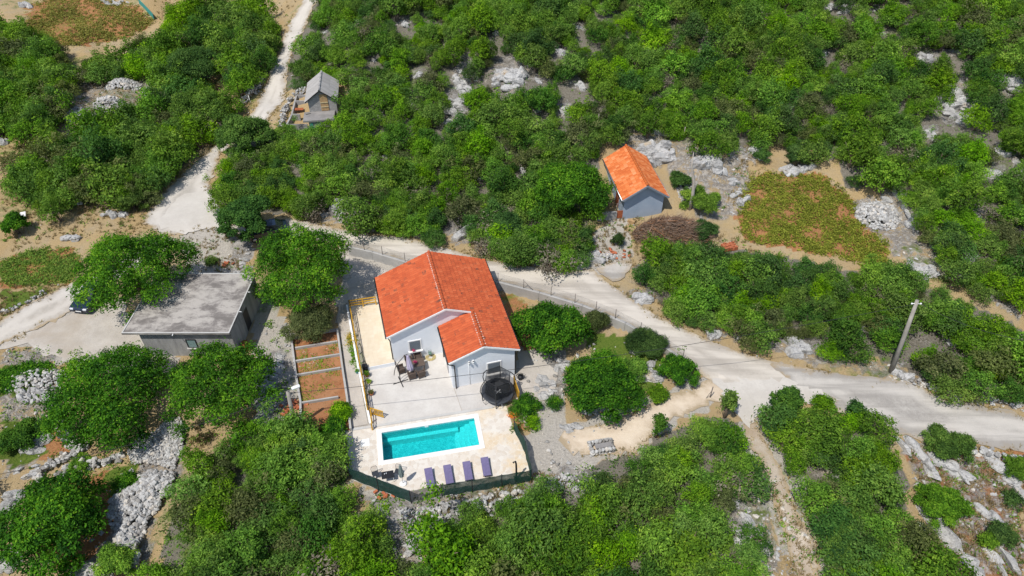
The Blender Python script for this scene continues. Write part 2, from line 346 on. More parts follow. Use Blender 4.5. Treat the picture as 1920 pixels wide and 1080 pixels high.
    k.col(c); k.rough(.8, .25); k.bump(k.mr(e, 0, .05), .5, .015); M['crazy_paving'] = k.m
    # pool shell and water
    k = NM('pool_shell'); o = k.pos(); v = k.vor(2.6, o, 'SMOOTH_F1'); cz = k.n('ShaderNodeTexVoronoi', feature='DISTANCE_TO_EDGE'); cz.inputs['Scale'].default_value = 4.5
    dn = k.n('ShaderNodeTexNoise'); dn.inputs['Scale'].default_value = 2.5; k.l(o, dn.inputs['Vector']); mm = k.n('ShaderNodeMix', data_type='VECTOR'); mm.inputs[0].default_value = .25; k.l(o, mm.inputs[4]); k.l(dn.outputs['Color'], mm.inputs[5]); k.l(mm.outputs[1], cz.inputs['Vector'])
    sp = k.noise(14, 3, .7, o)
    c = k.mix(k.mr(k.math('ADD', k.math('MULTIPLY', sp, .6), k.math('MULTIPLY', k.noise(4, 3, .6, o, .8), .4)), .42, .6), (.045, .4, .43), (.2, .68, .68)); k.col(c); k.rough(.5, .3); M['pool_shell'] = k.m  # mosaic speckle; its light and dark mottling also paints in water-ripple sparkle
    k = NM('pool_water'); o = k.pos()
    tb = k.n('ShaderNodeBsdfTransparent'); 
    tb.inputs[0].default_value = (.3, .9, .92, 1)
    gl = k.n('ShaderNodeBsdfGlossy'); gl.inputs['Roughness'].default_value = .03
    bp = k.n('ShaderNodeBump'); bp.inputs['Strength'].default_value = .35; bp.inputs['Distance'].default_value = .05; k.l(k.noise(3.5, 4, .6, o, .6), bp.inputs['Height']); k.l(bp.outputs[0], gl.inputs['Normal'])
    fz = k.n('ShaderNodeFresnel'); fz.inputs[0].default_value = 1.33; k.l(bp.outputs[0], fz.inputs['Normal'])
    ms = k.n('ShaderNodeMixShader'); k.l(fz.outputs[0], ms.inputs[0]); k.l(tb.outputs[0], ms.inputs[1]); k.l(gl.outputs[0], ms.inputs[2]); k.l(ms.outputs[0], k.o.inputs[0]); M['pool_water'] = k.m
    # see-through nets
    def net(key, c, alpha, rough=.8):
        k = NM(key); k.col(c); k.rough(rough, .2); tb = k.n('ShaderNodeBsdfTransparent'); ms = k.n('ShaderNodeMixShader')
        o = k.coord(); k.val(ms.inputs[0], k.mr(k.noise(2.2, 5, .65, o), .3, .7, alpha-.1, alpha+.1))
        k.l(tb.outputs[0], ms.inputs[1]); k.l(k.b.outputs[0], ms.inputs[2]); k.l(ms.outputs[0], k.o.inputs[0]); M[key] = k.m
    net('shade_net', (.012, .05, .038), .9); net('shade_net_thin', (.03, .034, .028), .72); net('tramp_net', (.02, .022, .025), .62); net('wire_net', (.25, .25, .25), .16)
make_materials()

# ------------------------------------------------------------------ object helpers
def tag(o, label=None, cat=None, group=None, kind=None):
    if label: o['label'] = label
    if cat: o['category'] = cat
    if group: o['group'] = group
    if kind: o['kind'] = kind
    return o
def empty(name, loc, rz=0.0, label=None, cat=None, group=None):
    o = bpy.data.objects.new(name, None); C.objects.link(o); o.location = loc; o.rotation_euler = (0, 0, rz)
    o.empty_display_size = .3
    return tag(o, label, cat, group)
def link(name, me, parent=None):
    o = bpy.data.objects.new(name, me); C.objects.link(o)
    if parent is not None: o.parent = parent
    return o
_kids = {}
def copy_thing(o, loc, rz=None, scale=None, label=None, group=None):
    def rec(a, par):
        b = a.copy(); C.objects.link(b)
        if par is not None: b.parent = par
        for ch in [q for q in C.objects if q.parent == a]: rec(ch, b)
        return b
    r = rec(o, None); r.location = loc
    if rz is not None: r.rotation_euler = (0, 0, rz)
    if scale is not None: r.scale = scale
    if label: r['label'] = label
    if group: r['group'] = group
    return r
class MB:
    """collects shapes; build() links them as one mesh object"""
    def __init__(s): s.v = []; s.f = []; s.m = []; s.uv = {}; s.sm = []
    def add(s, vs, fs, mi=0, uvs=None, smooth=False):
        b = len(s.v); s.v += [tuple(map(float, q)) for q in vs]
        for i, f in enumerate(fs):
            if uvs is not None: s.uv[len(s.f)] = uvs[i]
            s.f.append(tuple(b+j for j in f)); s.m.append(mi); s.sm.append(smooth)
        return s
    def box(s, lo, hi, mi=0, mat=None):
        x0, y0, z0 = lo; x1, y1, z1 = hi
        vs = [(x0, y0, z0), (x1, y0, z0), (x1, y1, z0), (x0, y1, z0), (x0, y0, z1), (x1, y0, z1), (x1, y1, z1), (x0, y1, z1)]
        if mat is not None: vs = [mat @ Vector(q) for q in vs]
        return s.add(vs, [(0, 3, 2, 1), (4, 5, 6, 7), (0, 1, 5, 4), (1, 2, 6, 5), (2, 3, 7, 6), (3, 0, 4, 7)], mi)
    def bar(s, a, b, w, h, mi=0):
        a = Vector(a); b = Vector(b); d = b-a; L = d.length
        if L < 1e-6: return s
        q = d.to_track_quat('X', 'Z').to_matrix().to_4x4(); m4 = Matrix.Translation(a) @ q
        return s.box((0, -w/2, -h/2), (L, w/2, h/2), mi, m4)
    def tube(s, pts, rad, n=6, mi=0, cap=True, smooth=True):
        pts = [Vector(p) for p in pts]; k = len(pts)
        if not hasattr(rad, '__len__'): rad = [rad]*k
        vs = []; up = None
        for i, p in enumerate(pts):
            d = (pts[min(i+1, k-1)]-pts[max(i-1, 0)]).normalized()
            if up is None: up = Vector((0, 0, 1)) if abs(d.z) < .9 else Vector((1, 0, 0))
            sx = d.cross(up).normalized(); up2 = sx.cross(d).normalized(); up = up2
            for j in range(n):
                a = 2*math.pi*j/n; vs.append(p+(sx*math.cos(a)+up2*math.sin(a))*rad[i])
        fs = [(i*n+j, i*n+(j+1) % n, (i+1)*n+(j+1) % n, (i+1)*n+j) for i in range(k-1) for j in range(n)]
        if cap: fs += [tuple(range(n-1, -1, -1)), tuple((k-1)*n+j for j in range(n))]
        return s.add(vs, fs, mi, None, smooth)
    def lathe(s, prof, n=16, mi=0, c=(0, 0, 0), cap=True):
        vs = [(c[0]+r*math.cos(2*math.pi*j/n), c[1]+r*math.sin(2*math.pi*j/n), c[2]+z) for r, z in prof for j in range(n)]
        fs = [(i*n+j, i*n+(j+1) % n, (i+1)*n+(j+1) % n, (i+1)*n+j) for i in range(len(prof)-1) for j in range(n)]
        if cap: fs += [tuple(range(n-1, -1, -1)), tuple((len(prof)-1)*n+j for j in range(n))]
        return s.add(vs, fs, mi, None, True)
    def prism(s, poly, z0, z1, mi=0):
        n = len(poly); vs = [(x, y, z0) for x, y in poly]+[(x, y, z1) for x, y in poly]
        fs = [tuple(range(n-1, -1, -1)), tuple(range(n, 2*n))]+[(i, (i+1) % n, n+(i+1) % n, n+i) for i in range(n)]
        return s.add(vs, fs, mi)
    def extr(s, prof, axis_a, axis_b, axis_c, o, L, mi=0):
        """closed profile in (a,b) swept by L along c"""
        A, B, Cc, o = Vector(axis_a), Vector(axis_b), Vector(axis_c), Vector(o); n = len(prof)
        vs = [o+A*p+B*q for p, q in prof]+[o+A*p+B*q+Cc*L for p, q in prof]
        fs = [tuple(range(n-1, -1, -1)), tuple(range(n, 2*n))]+[(i, (i+1) % n, n+(i+1) % n, n+i) for i in range(n)]
        return s.add(vs, fs, mi)
    def build(s, name, mats, parent=None, bevel=0.0):
        me = bpy.data.meshes.new(name); me.from_pydata(s.v, [], s.f)
        if not isinstance(mats, (list, tuple)): mats = [mats]
        for q in mats: me.materials.append(M[q] if isinstance(q, str) else q)
        me.polygons.foreach_set('material_index', s.m); me.polygons.foreach_set('use_smooth', s.sm)
        if s.uv:
            ul = me.uv_layers.new(name='UVMap')
            for p in me.polygons:
                if p.index in s.uv:
                    for li, q in zip(p.loop_indices, s.uv[p.index]): ul.data[li].uv = q
        me.update(); o = link(name, me, parent)
        if bevel:
            bv = o.modifiers.new('bevel', 'BEVEL'); bv.width = bevel; bv.segments = 2; bv.limit_method = 'ANGLE'
        return o
def np_mesh(name, V, F, mats, tone=None, midx=None, smooth=False, parent=None):
    me = bpy.data.meshes.new(name); nv, nf, k = len(V), len(F), F.shape[1]
    me.vertices.add(nv); me.vertices.foreach_set('co', np.ascontiguousarray(V, np.float32).ravel())
    me.loops.add(nf*k); me.loops.foreach_set('vertex_index', np.ascontiguousarray(F, np.int32).ravel())
    me.polygons.add(nf); me.polygons.foreach_set('loop_start', np.arange(0, nf*k, k, dtype=np.int32))
    for q in mats: me.materials.append(M[q])
    if midx is not None: me.polygons.foreach_set('material_index', np.asarray(midx, np.int32))
    me.polygons.foreach_set('use_smooth', np.full(nf, smooth))
    me.update(calc_edges=True)
    if tone is not None:
        a = me.attributes.new('tone', 'FLOAT', 'FACE'); a.data.foreach_set('value', np.asarray(tone, np.float32))
    return me
def wobble(pts, step, jit, seed=0):
    r = np.random.default_rng(seed); out = []
    n = len(pts)
    for i in range(n):
        a = np.array(pts[i], float); b = np.array(pts[(i+1) % n], float); L = np.linalg.norm(b-a); k = max(1, int(L/step))
        for j in range(k):
            q = a+(b-a)*j/k
            if jit: q = q+r.normal(0, jit, 2)
            out.append(q)
    return out
def sheet(name, pts, off, mat, step=1.2, jit=0.0, seed=1, zf=None, kind='structure', thick=0.0):
    """paving or road cut to an outline and laid on the terrain"""
    bd = wobble(pts, step*.6, jit, seed); bd = np.array(bd)
    lo, hi = bd.min(0), bd.max(0)
    gx, gy = np.meshgrid(np.arange(lo[0], hi[0], step), np.arange(lo[1], hi[1], step)); gp = np.stack([gx.ravel(), gy.ravel()], 1)
    ins = inpoly(gp[:, 0], gp[:, 1], [tuple(q) for q in bd]); gp = gp[ins]
    if len(gp):
        dm = np.min(np.linalg.norm(gp[:, None]-bd[None], axis=2), 1); gp = gp[dm > step*.3]
    allp = [Vector(q) for q in bd]+[Vector(q) for q in gp]
    r = delaunay_2d_cdt(allp, [], [list(range(len(bd)))], 1, 1e-5)
    vv = np.array([tuple(q) for q in r[0]]); zz = (T(vv[:, 0], vv[:, 1]) if zf is None else zf(vv[:, 0], vv[:, 1]))+off
    me = bpy.data.meshes.new(name); me.from_pydata([(a, b, c) for (a, b), c in zip(vv, zz)], [], [tuple(f) for f in r[2]])
    at = me.attributes.new('edge', 'FLOAT', 'POINT'); at.data.foreach_set('value', np.array([np.min(np.hypot(bd[:, 0]-q[0], bd[:, 1]-q[1])) for q in vv], np.float32))
    me.materials.append(M[mat]); me.update()
    if me.polygons and me.polygons[0].normal.z < 0: me.flip_normals()
    o = link(name, me)
    if kind: o['kind'] = kind
    return o
def GP(pxs): return [tuple(G(*p)[:2]) for p in pxs]
def PP(pxs, z=0.0): return [tuple(P(*p, z)[:2]) for p in pxs]

# ------------------------------------------------------------------ terrain with its cover (soil, gravel, rock, grass, leaf litter)
FIELD_R = [(1440, 322), (1540, 330), (1572, 352), (1640, 430), (1668, 470), (1655, 505), (1560, 480), (1470, 462), (1400, 452), (1382, 400), (1405, 345)]
FIELD_T = [(60, 8), (135, -12), (250, 10), (292, 40), (240, 70), (150, 88), (95, 82), (44, 55)]
FIELD_L = [(0, 492), (60, 470), (125, 462), (150, 490), (130, 530), (60, 535), (0, 542)]
FIELD_S = [(0, 300), (55, 268), (70, 280), (50, 330), (0, 350)]
FORESTS = {
 'hill': [(590, -60), (2100, -60), (2100, 600), (1920, 565), (1830, 545), (1790, 515), (1745, 455), (1700, 400), (1690, 350), (1590, 352), (1570, 300), (1440, 268), (1390, 300), (1300, 262), (1235, 235), (1140, 262), (1118, 300), (1120, 385), (1105, 440), (1100, 480), (1060, 492), (1010, 492), (950, 478), (890, 462), (850, 438), (800, 446), (760, 438), (700, 424), (655, 408), (600, 402), (500, 398), (450, 405), (405, 372), (412, 330), (430, 270), (530, 250), (560, 245), (645, 235), (650, 165), (600, 128), (560, 170), (530, 175), (528, 110), (545, 50), (580, -20)],
 'field': [(1190, 500), (1240, 470), (1330, 462), (1400, 474), (1500, 490), (1600, 508), (1690, 505), (1750, 540), (1800, 568), (1860, 590), (1920, 622), (2080, 690), (2080, 790), (1900, 745), (1800, 735), (1745, 715), (1700, 690), (1640, 672), (1560, 668), (1500, 645), (1450, 640), (1380, 622), (1310, 612), (1260, 588), (1215, 545)],
 'low': [(1075, 885), (1130, 862), (1200, 850), (1235, 815), (1290, 795), (1345, 778), (1385, 785), (1400, 815), (1430, 880), (1435, 925), (1395, 950), (1420, 1000), (1450, 1150), (790, 1150), (800, 1030), (828, 985), (880, 962), (950, 955), (1005, 930), (1050, 900)],
 'track': [(1432, 800), (1450, 770), (1500, 765), (1560, 782), (1640, 800), (1664, 835), (1682, 872), (1704, 905), (1700, 960), (1732, 1020), (1796, 1150), (1535, 1150), (1530, 1020), (1500, 960), (1480, 900), (1450, 855)],
 'low_left': [(440, 815), (540, 800), (600, 815), (640, 835), (648, 890), (640, 950), (720, 965), (765, 1005), (760, 1150), (290, 1150), (302, 1040), (330, 970), (362, 905), (385, 865), (415, 845)],
 'far_a': [(150, 122), (230, 108), (292, 78), (340, 25), (420, 10), (500, 15), (515, 75), (505, 125), (480, 130), (445, 180), (432, 120), (400, 105), (385, 180), (310, 175), (280, 140), (230, 150), (140, 150)],
 'far_b': [(-80, 50), (30, 60), (95, 75), (120, 110), (128, 150), (112, 215), (60, 255), (-80, 250)],
 'far_c': [(70, 300), (110, 255), (170, 232), (215, 238), (250, 215), (320, 185), (385, 185), (430, 200), (425, 235), (360, 280), (335, 320), (280, 375), (245, 388), (205, 375), (170, 372), (110, 405), (55, 388), (30, 345)],
}
GAPS = [  # bare rock showing through the bushes (photo pixels: centre, half width, half height)
 (955, 135, 34, 36), (868, 140, 22, 40), (855, 195, 24, 26), (785, 138, 10, 14), (888, 142, 16, 9), (1050, 95, 16, 12), (1060, 205, 14, 18), (1088, 158, 14, 13), (1085, 50, 10, 10),
 (712, 212, 22, 14), (840, 230, 12, 12), (760, 44, 10, 8), (1600, 12, 60, 14), (1545, 100, 12, 8), (1735, 105, 26, 14), (1790, 95, 22, 10), (1795, 190, 38, 46), (1890, 155, 26, 22), (1875, 235, 14, 18),
 (1748, 248, 18, 20), (1875, 280, 16, 14), (1860, 322, 20, 22), (1910, 300, 12, 30), (1660, 372, 10, 14), (640, 385, 20, 22), (862, 430, 24, 30), (1205, 555, 30, 16), (1340, 625, 18, 14), (1500, 650, 40, 22), (1620, 605, 14, 22), (1690, 700, 20, 22),
 (770, 1010, 26, 40), (1100, 905, 40, 22), (1400, 970, 26, 60), (1240, 1000, 12, 14), (1570, 890, 14, 10), (1820, 470, 14, 30), (1130, 590, 6, 6), (495, 745, 16, 30), (1420, 285, 22, 16), (1010, 205, 9, 9), (1170, 60, 8, 8), (1655, 60, 8, 7), (725, 290, 9, 9), (690, 330, 8, 8), (980, 320, 8, 8), (610, 60, 7, 6), (700, 110, 9, 7), (930, 60, 8, 6), (1010, 150, 9, 8), (1250, 120, 9, 8), (1330, 60, 8, 6), (1400, 130, 9, 7), (1480, 200, 10, 8), (1600, 170, 9, 8), (1640, 260, 10, 8), (1250, 190, 8, 7), (770, 190, 9, 8), (660, 270, 9, 8), (560, 310, 9, 8), (900, 330, 9, 8), (1350, 210, 9, 8), (1700, 150, 9, 8), (1840, 400, 12, 10), (1780, 640, 10, 9), (1400, 545, 9, 8)]
def mask_soft(px, py, polys):
    r = np.zeros(px.shape)
    for q in polys: r = np.maximum(r, inpoly(px, py, q))
    return r
def build_terrain():
    xs = np.concatenate([np.arange(-150, -78, 2.0), np.arange(-78, 78, .45), np.arange(78, 151, 2.0)])
    ys = np.concatenate([np.arange(4, 14, 1.0), np.arange(14, 66, .42), np.arange(66, 130, .6), np.arange(130, 260, 3.0)])
    X, Y = np.meshgrid(xs, ys); Z = T(X, Y)
    # the pit of the swimming pool is left open
    nx, ny = len(xs), len(ys); idx = np.arange(nx*ny).reshape(ny, nx)
    F = np.stack([idx[:-1, :-1], idx[:-1, 1:], idx[1:, 1:], idx[1:, :-1]], -1).reshape(-1, 4)
    cx = (X[:-1, :-1]+X[1:, 1:]).ravel()/2; cy = (Y[:-1, :-1]+Y[1:, 1:]).ravel()/2
    F = F[~inpoly(cx, cy, POOL_HOLE)]
    me = np_mesh('ground', np.stack([X.ravel(), Y.ravel(), Z.ravel()], 1), F, ['terrain'], smooth=True)
    x, y, z = X.ravel(), Y.ravel(), Z.ravel(); px, py, dep = proj(x, y, z)
    jx = 5*np.sin(x*1.7+y*.9)+4*np.sin(x*3.1-y*2.3); jy = 3*np.sin(y*2.1+x)+2*np.sin(x*4.1+y*1.7)
    px = px+jx; py = py+jy
    soil = mask_soft(px, py, [FIELD_R, FIELD_T, FIELD_L, [(100, 905), (215, 875), (235, 900), (215, 950), (150, 955), (95, 930)], [(20, 1000), (250, 930), (260, 980), (150, 1060), (100, 1060)], [(1700, 850), (1920, 840), (1920, 1080), (1800, 1080)], [(940, 545), (975, 560), (1010, 655), (965, 660)], [(960, 770), (1000, 770), (1010, 800), (965, 805)], [(60, 830), (130, 800), (140, 850), (70, 860)]])
    grav = mask_soft(px, py, [[(1385, 790), (1425, 785), (1500, 880), (1560, 1000), (1560, 1080), (1480, 1080), (1440, 950), (1400, 860)], [(330, 425), (470, 425), (470, 520), (350, 520)], [(640, 450), (720, 470), (800, 520), (690, 600), (640, 560)], [(0, 600), (150, 560), (320, 650), (140, 690), (40, 650)], [(500, 560), (560, 640), (560, 800), (480, 800), (470, 660), (480, 570)], [(975, 650), (1060, 660), (1060, 800), (1000, 830), (940, 720)], [(1040, 800), (1110, 785), (1250, 735), (1330, 700), (1345, 760), (1240, 810), (1200, 850), (1080, 870)], [(960, 820), (1080, 800), (1110, 880), (1010, 960), (760, 1000), (640, 900), (800, 950), (1000, 905)], [(1180, 380), (1180, 500), (1100, 520), (1110, 440)], [(640, 560), (700, 560), (700, 820), (630, 820)], [(150, 640), (330, 640), (330, 700), (180, 700)]])
    rock = mask_soft(px, py, [[(120, 130), (320, 140), (330, 190), (210, 215), (110, 230)], [(260, 840), (345, 780), (350, 850), (330, 900), (290, 960), (270, 1080), (140, 1080), (220, 970)], [(0, 650), (110, 660), (110, 780), (60, 870), (0, 900)], [(1690, 840), (1760, 830), (1920, 880), (1920, 1080), (1800, 1080), (1720, 940)], [(1670, 350), (1720, 400), (1800, 500), (1920, 560), (1920, 600), (1820, 545), (1720, 510), (1660, 460), (1590, 380)], [(1135, 240), (1300, 260), (1420, 280), (1390, 400), (1320, 420), (1260, 330), (1160, 270)], [(660, 930), (1000, 905), (1060, 870), (1110, 890), (1000, 960), (800, 1000), (790, 1080), (720, 1080), (740, 1000)], [(600, 375), (660, 375), (760, 430), (600, 420)], [(850, 420), (900, 440), (1120, 450), (1120, 500), (1000, 490)], [(1310, 610), (1500, 650), (1700, 690), (1900, 760), (1700, 720), (1480, 670)], [(1400, 930), (1440, 940), (1490, 1080), (1420, 1080)], [(1000, 670), (1060, 660), (1070, 740), (1020, 760)], [(430, 440), (470, 440), (470, 510), (440, 510)], [(480, 680), (540, 650), (550, 800), (480, 800)]])
    for gx, gy, gw, gh in GAPS: rock = np.maximum(rock, (np.hypot((px-gx)/(gw*1.1), (py-gy)/(gh*1.1)) < 1))
    litter = mask_soft(px, py, list(FORESTS.values()))
    litter = np.maximum(litter*.9, (dep > 120)*.8)
    green = mask_soft(px, py, [[(0, 690), (90, 685), (120, 700), (40, 740), (0, 745)], [(0, 545), (80, 540), (100, 548), (20, 590), (0, 590)], [(1080, 620), (1240, 640), (1240, 720), (1180, 740)], [(200, 880), (260, 870), (250, 920), (215, 930)], [(0, 780), (70, 800), (90, 850), (30, 880), (0, 860)]])*.85
    green = np.maximum(green, (smooth(.2, .7, np.sin(x*.31+2)*np.sin(y*.27+1))*.42))
    rock = np.maximum(rock*.58, litter*.42*(np.sin(x*.5+y*.2)*np.sin(y*.6-x*.3) > .35))
    for nm, a in (('soil', soil), ('grav', grav), ('rock', rock), ('litter', litter), ('green', green)):
        at = me.attributes.new(nm, 'FLOAT', 'POINT'); at.data.foreach_set('value', a.astype(np.float32))
    o = link('ground', me); o['kind'] = 'structure'
    return o

# pool rectangle in the place (measured corners)
PA = math.radians(11.3); PU = np.array([math.cos(PA), math.sin(PA)]); PV = np.array([-math.sin(PA), math.cos(PA)])
PC = np.array([-6.12, 31.1]); PL, PW = 3.53, 1.27         # half length and width of the water
def pool_rect(gx): return [tuple(PC+PU*(PL+gx)*a+PV*(PW+gx)*b) for a, b in ((-1, -1), (1, -1), (1, 1), (-1, 1))]
POOL_HOLE = pool_rect(.2)
build_terrain()

# ------------------------------------------------------------------ roads and pavings
ROAD_TOP = [(420, 425), (470, 418), (545, 411), (640, 431), (700, 441), (760, 447), (800, 457), (862, 474), (905, 488), (960, 497), (1012, 503), (1050, 511), (1112, 506), (1135, 528), (1190, 566), (1230, 592), (1275, 615), (1330, 640), (1390, 662), (1440, 676), (1500, 690), (1560, 700), (1568, 757), (1500, 742), (1450, 738), (1400, 738), (1335, 718)]
sheet('road', GP(ROAD_TOP)+[tuple(q+np.array([.05, .29])) for q in WALL[::-1]]+GP([(600, 458), (560, 450), (500, 440), (430, 440)]), .07, 'road_pale', .6, .05, 3, lambda x, y: np.maximum(T(x, y), T(x, y+.55)))
ROAD_FAR = [(582, -12), (604, -12), (580, 30), (565, 65), (548, 95), (540, 130), (537, 160), (534, 187), (505, 222), (455, 262), (412, 287), (402, 317), (392, 347), (394, 365), (418, 402), (424, 427), (370, 430), (340, 442), (300, 442), (270, 418), (278, 398), (305, 362), (330, 340), (356, 314), (392, 284), (440, 245), (478, 205), (487, 180), (502, 150), (522, 100), (535, 60), (552, 28)]
sheet('road_branch', GP(ROAD_FAR), .06, 'road_plain', .6, .14, 4)
sheet('road_apron', GP([(330, 372), (394, 350), (396, 366), (419, 404), (424, 426), (385, 430), (345, 440), (305, 428), (300, 415)]), .09, 'road_new', .7, .16, 14)
sheet('road_left', GP([(-60, 636), (0, 602), (60, 566), (128, 534), (190, 505), (250, 470), (300, 440), (345, 444), (300, 480), (230, 520), (160, 570), (100, 605), (40, 630), (0, 645), (-60, 680)]), .06, 'road_plain', .6, .12, 5)
sheet('gravel_lot', GP([(0, 648), (60, 622), (110, 602), (165, 575), (230, 560), (250, 622), (320, 648), (290, 668), (200, 668), (140, 688), (90, 665), (40, 645), (0, 655)]), .045, 'yard_gravel', 1.0, .2, 6)
sheet('gravel_road', GP([(1440, 676), (1500, 690), (1560, 699), (1610, 706), (1660, 708), (1720, 722), (1760, 745), (1830, 760), (1960, 785), (2080, 800), (2080, 880), (1920, 848), (1830, 838), (1760, 832), (1690, 815), (1640, 790), (1580, 770), (1540, 762), (1560, 752), (1490, 735)]), .09, 'gravel_grey', .6, .16, 7)
sheet('drive_apron', GP([(1330, 705), (1400, 715), (1470, 712), (1530, 730), (1572, 752), (1556, 766), (1500, 756), (1440, 765), (1415, 790), (1400, 800), (1375, 770), (1350, 735)]), .11, 'road_new', .6, .16, 8)
DRIVE_PX = [(1335, 708), (1378, 735), (1405, 790), (1398, 800), (1360, 748), (1290, 775), (1235, 800), (1215, 835), (1150, 855), (1075, 850), (1050, 835), (1055, 812), (1110, 800), (1160, 785), (1210, 765), (1250, 742), (1300, 728)]
sheet('drive', GP(DRIVE_PX), .06, 'dirt_drive', .5, .14, 9)
TRACK_PX = [(1394, 795), (1418, 788), (1430, 812), (1446, 850), (1468, 888), (1484, 928), (1498, 965), (1532, 1010), (1538, 1100), (1495, 1130), (1488, 1050), (1466, 985), (1450, 940), (1438, 890), (1412, 845), (1396, 820)]
sheet('footpath', GP(TRACK_PX), .06, 'stony_track', .45, .1, 10)
sheet('grit_patch', GP([(1118, 506), (1150, 492), (1182, 487), (1186, 497), (1168, 525), (1150, 530), (1132, 520)]), .1, 'gravel_grey', .7, .08, 11)
sheet('yard', GP([(640, 470), (700, 500), (760, 515), (800, 530), (800, 600), (690, 600), (655, 560), (640, 580), (625, 560), (660, 520)]), .03, 'yard_gravel', .8, .1, 12)
flat = lambda x, y: np.zeros_like(x)
sheet('patio', PP([(733, 676), (800, 640), (850, 660), (852, 731), (868, 776.5), (699, 801), (692, 760), (684, 690)]), .03, 'patio', 1.0, 0, 13, flat)
sheet('patio_gravel', PP([(852.5, 731), (850, 690), (960, 670), (972, 712), (978, 745), (946, 757), (925, 764.5), (868.6, 776.5)]), .028, 'patio_gravel', 1.0, 0, 13, flat)
sheet('garden_path', PP([(638, 588), (652, 588), (668, 680), (690, 796), (660, 801), (655, 760), (640, 640), (632, 600)]), .034, 'yard_gravel', .8, 0, 13, flat)
sheet('side_yard', PP([(972, 660), (1000, 655), (1045, 700), (1040, 740), (990, 760), (976, 740), (972, 712)]), .016, 'yard_gravel', .8, .06, 15, flat)
# pool deck with the pool cut out
def pool_deck():
    out = PP([(648, 808), (925, 765.5), (948, 758), (963, 805), (984, 848), (997, 902), (830, 931), (771, 942), (658, 899)])
    hole = pool_rect(.3)
    z = .04
    pts = [Vector(q) for q in out]+[Vector(q) for q in hole]
    n = len(out)
    r = delaunay_2d_cdt(pts, [(i, (i+1) % n) for i in range(n)]+[(n+i, n+(i+1) % 4) for i in range(4)], [], 0, 1e-5)
    mb = MB(); vs = [(q[0], q[1], z) for q in r[0]]; fs = []
    for f in r[2]:
        c = sum((Vector(r[0][i]) for i in f), Vector((0, 0)))/3
        if inpoly([c.x], [c.y], out)[0] and not inpoly([c.x], [c.y], hole)[0]: fs.append(tuple(f))
    fs = [f if (Vector(vs[f[1]])-Vector(vs[f[0]])).cross(Vector(vs[f[2]])-Vector(vs[f[0]])).z > 0 else f[::-1] for f in fs]
    mb.add(vs, fs)
    for i in range(n):       # edge of the slab
        a, b = out[i], out[(i+1) % n]
        mb.add([(a[0], a[1], z), (b[0], b[1], z), (b[0], b[1], -.9), (a[0], a[1], -.9)], [(0, 1, 2, 3)], 1)
    o = mb.build('pool_deck', ['crazy_paving', 'concrete']); o['kind'] = 'structure'
pool_deck()
def kerb(name, pxs, h, wd, mat, z0=-.1):
    mb = MB(); q = [P(*p)[:2] for p in pxs]
    for a, b in zip(q[:-1], q[1:]): mb.bar((a[0], a[1], (z0+h)/2), (b[0], b[1], (z0+h)/2), wd, h-z0)
    o = mb.build(name, mat); o['kind'] = 'structure'; return o
kerb('patio_kerb', [(643, 809), (699, 800.5), (924, 764)], .09, .22, 'kerb')

# ------------------------------------------------------------------ plants: foliage made of many leaf-sized faces
def unit(a): return a/np.maximum(np.linalg.norm(a, axis=-1, keepdims=True), 1e-9)
def leaf_cloud(seed, lobes, n_clump, per, leaf, spread, up=.45, tone_lo=.1, tone_hi=.75, narrow=.5, zmin=-.55, dmin=0.0):
    """leaves in clumps over the outside of overlapping lobes: vertices, quads, tone per leaf"""
    r = np.random.default_rng(seed)
    cs = np.array([l[0] for l in lobes], float); rs = np.array([l[1] for l in lobes], float)
    wgt = (rs.prod(1))**(2/3); wgt /= wgt.sum()
    k = int(n_clump*(3.5 if dmin else 1.7)); li = r.choice(len(lobes), k, p=wgt)
    d = unit(r.normal(size=(k, 3))); d[:, 2] = np.where(d[:, 2] < zmin, -d[:, 2], d[:, 2])
    depth = 1-.32*r.random(k)**1.6
    c = cs[li]+d*rs[li]*depth[:, None]
    keep = np.ones(k, bool)
    for j in range(len(lobes)):
        q = np.linalg.norm((c-cs[j])/rs[j], axis=1); keep &= ~((q < .68) & (li != j))
    c, d, li = c[keep], d[keep], li[keep]
    if dmin:                                   # keep the tufts apart so that gaps show between them
        acc = []
        for i in range(len(c)):
            if not acc or np.min(((c[acc]-c[i])**2).sum(1)) > (dmin*r.uniform(.6, 1.2))**2: acc.append(i)
            if len(acc) >= n_clump: break
        c, d, li = c[acc], d[acc], li[acc]
    c, d, li = c[:n_clump], d[:n_clump], li[:n_clump]; k = len(c)
    lt = r.normal(size=len(lobes))*.13
    ct = np.clip(r.uniform(tone_lo, tone_hi, k)+lt[li], 0, 1)
    spread = spread*np.repeat(r.uniform(.7, 1.35, k), per)[:, None]
    off = r.normal(size=(k*per, 3))*np.array([1, 1, .75]); p = np.repeat(c, per, 0)+off*spread; dd = np.repeat(d, per, 0)
    nrm = unit(dd*.5+unit(off)*.45+np.array([0, 0, up])+r.normal(size=p.shape)*.6)
    ax = unit(np.cross(nrm, unit(r.normal(size=p.shape)))); bx = np.cross(nrm, ax)
    s = leaf*r.uniform(.6, 1.35, (len(p), 1))
    a = p-ax*s*.5; b = p+bx*s*narrow*.5+nrm*s*.08; e = p+ax*s*.5; f = p-bx*s*narrow*.5+nrm*s*.08
    V = np.stack([a, b, e, f], 1).reshape(-1, 3); F = np.arange(len(V)).reshape(-1, 4)
    tone = np.clip(np.repeat(ct, per)+r.normal(size=len(p))*.14, 0, 1)
    return V, F, tone
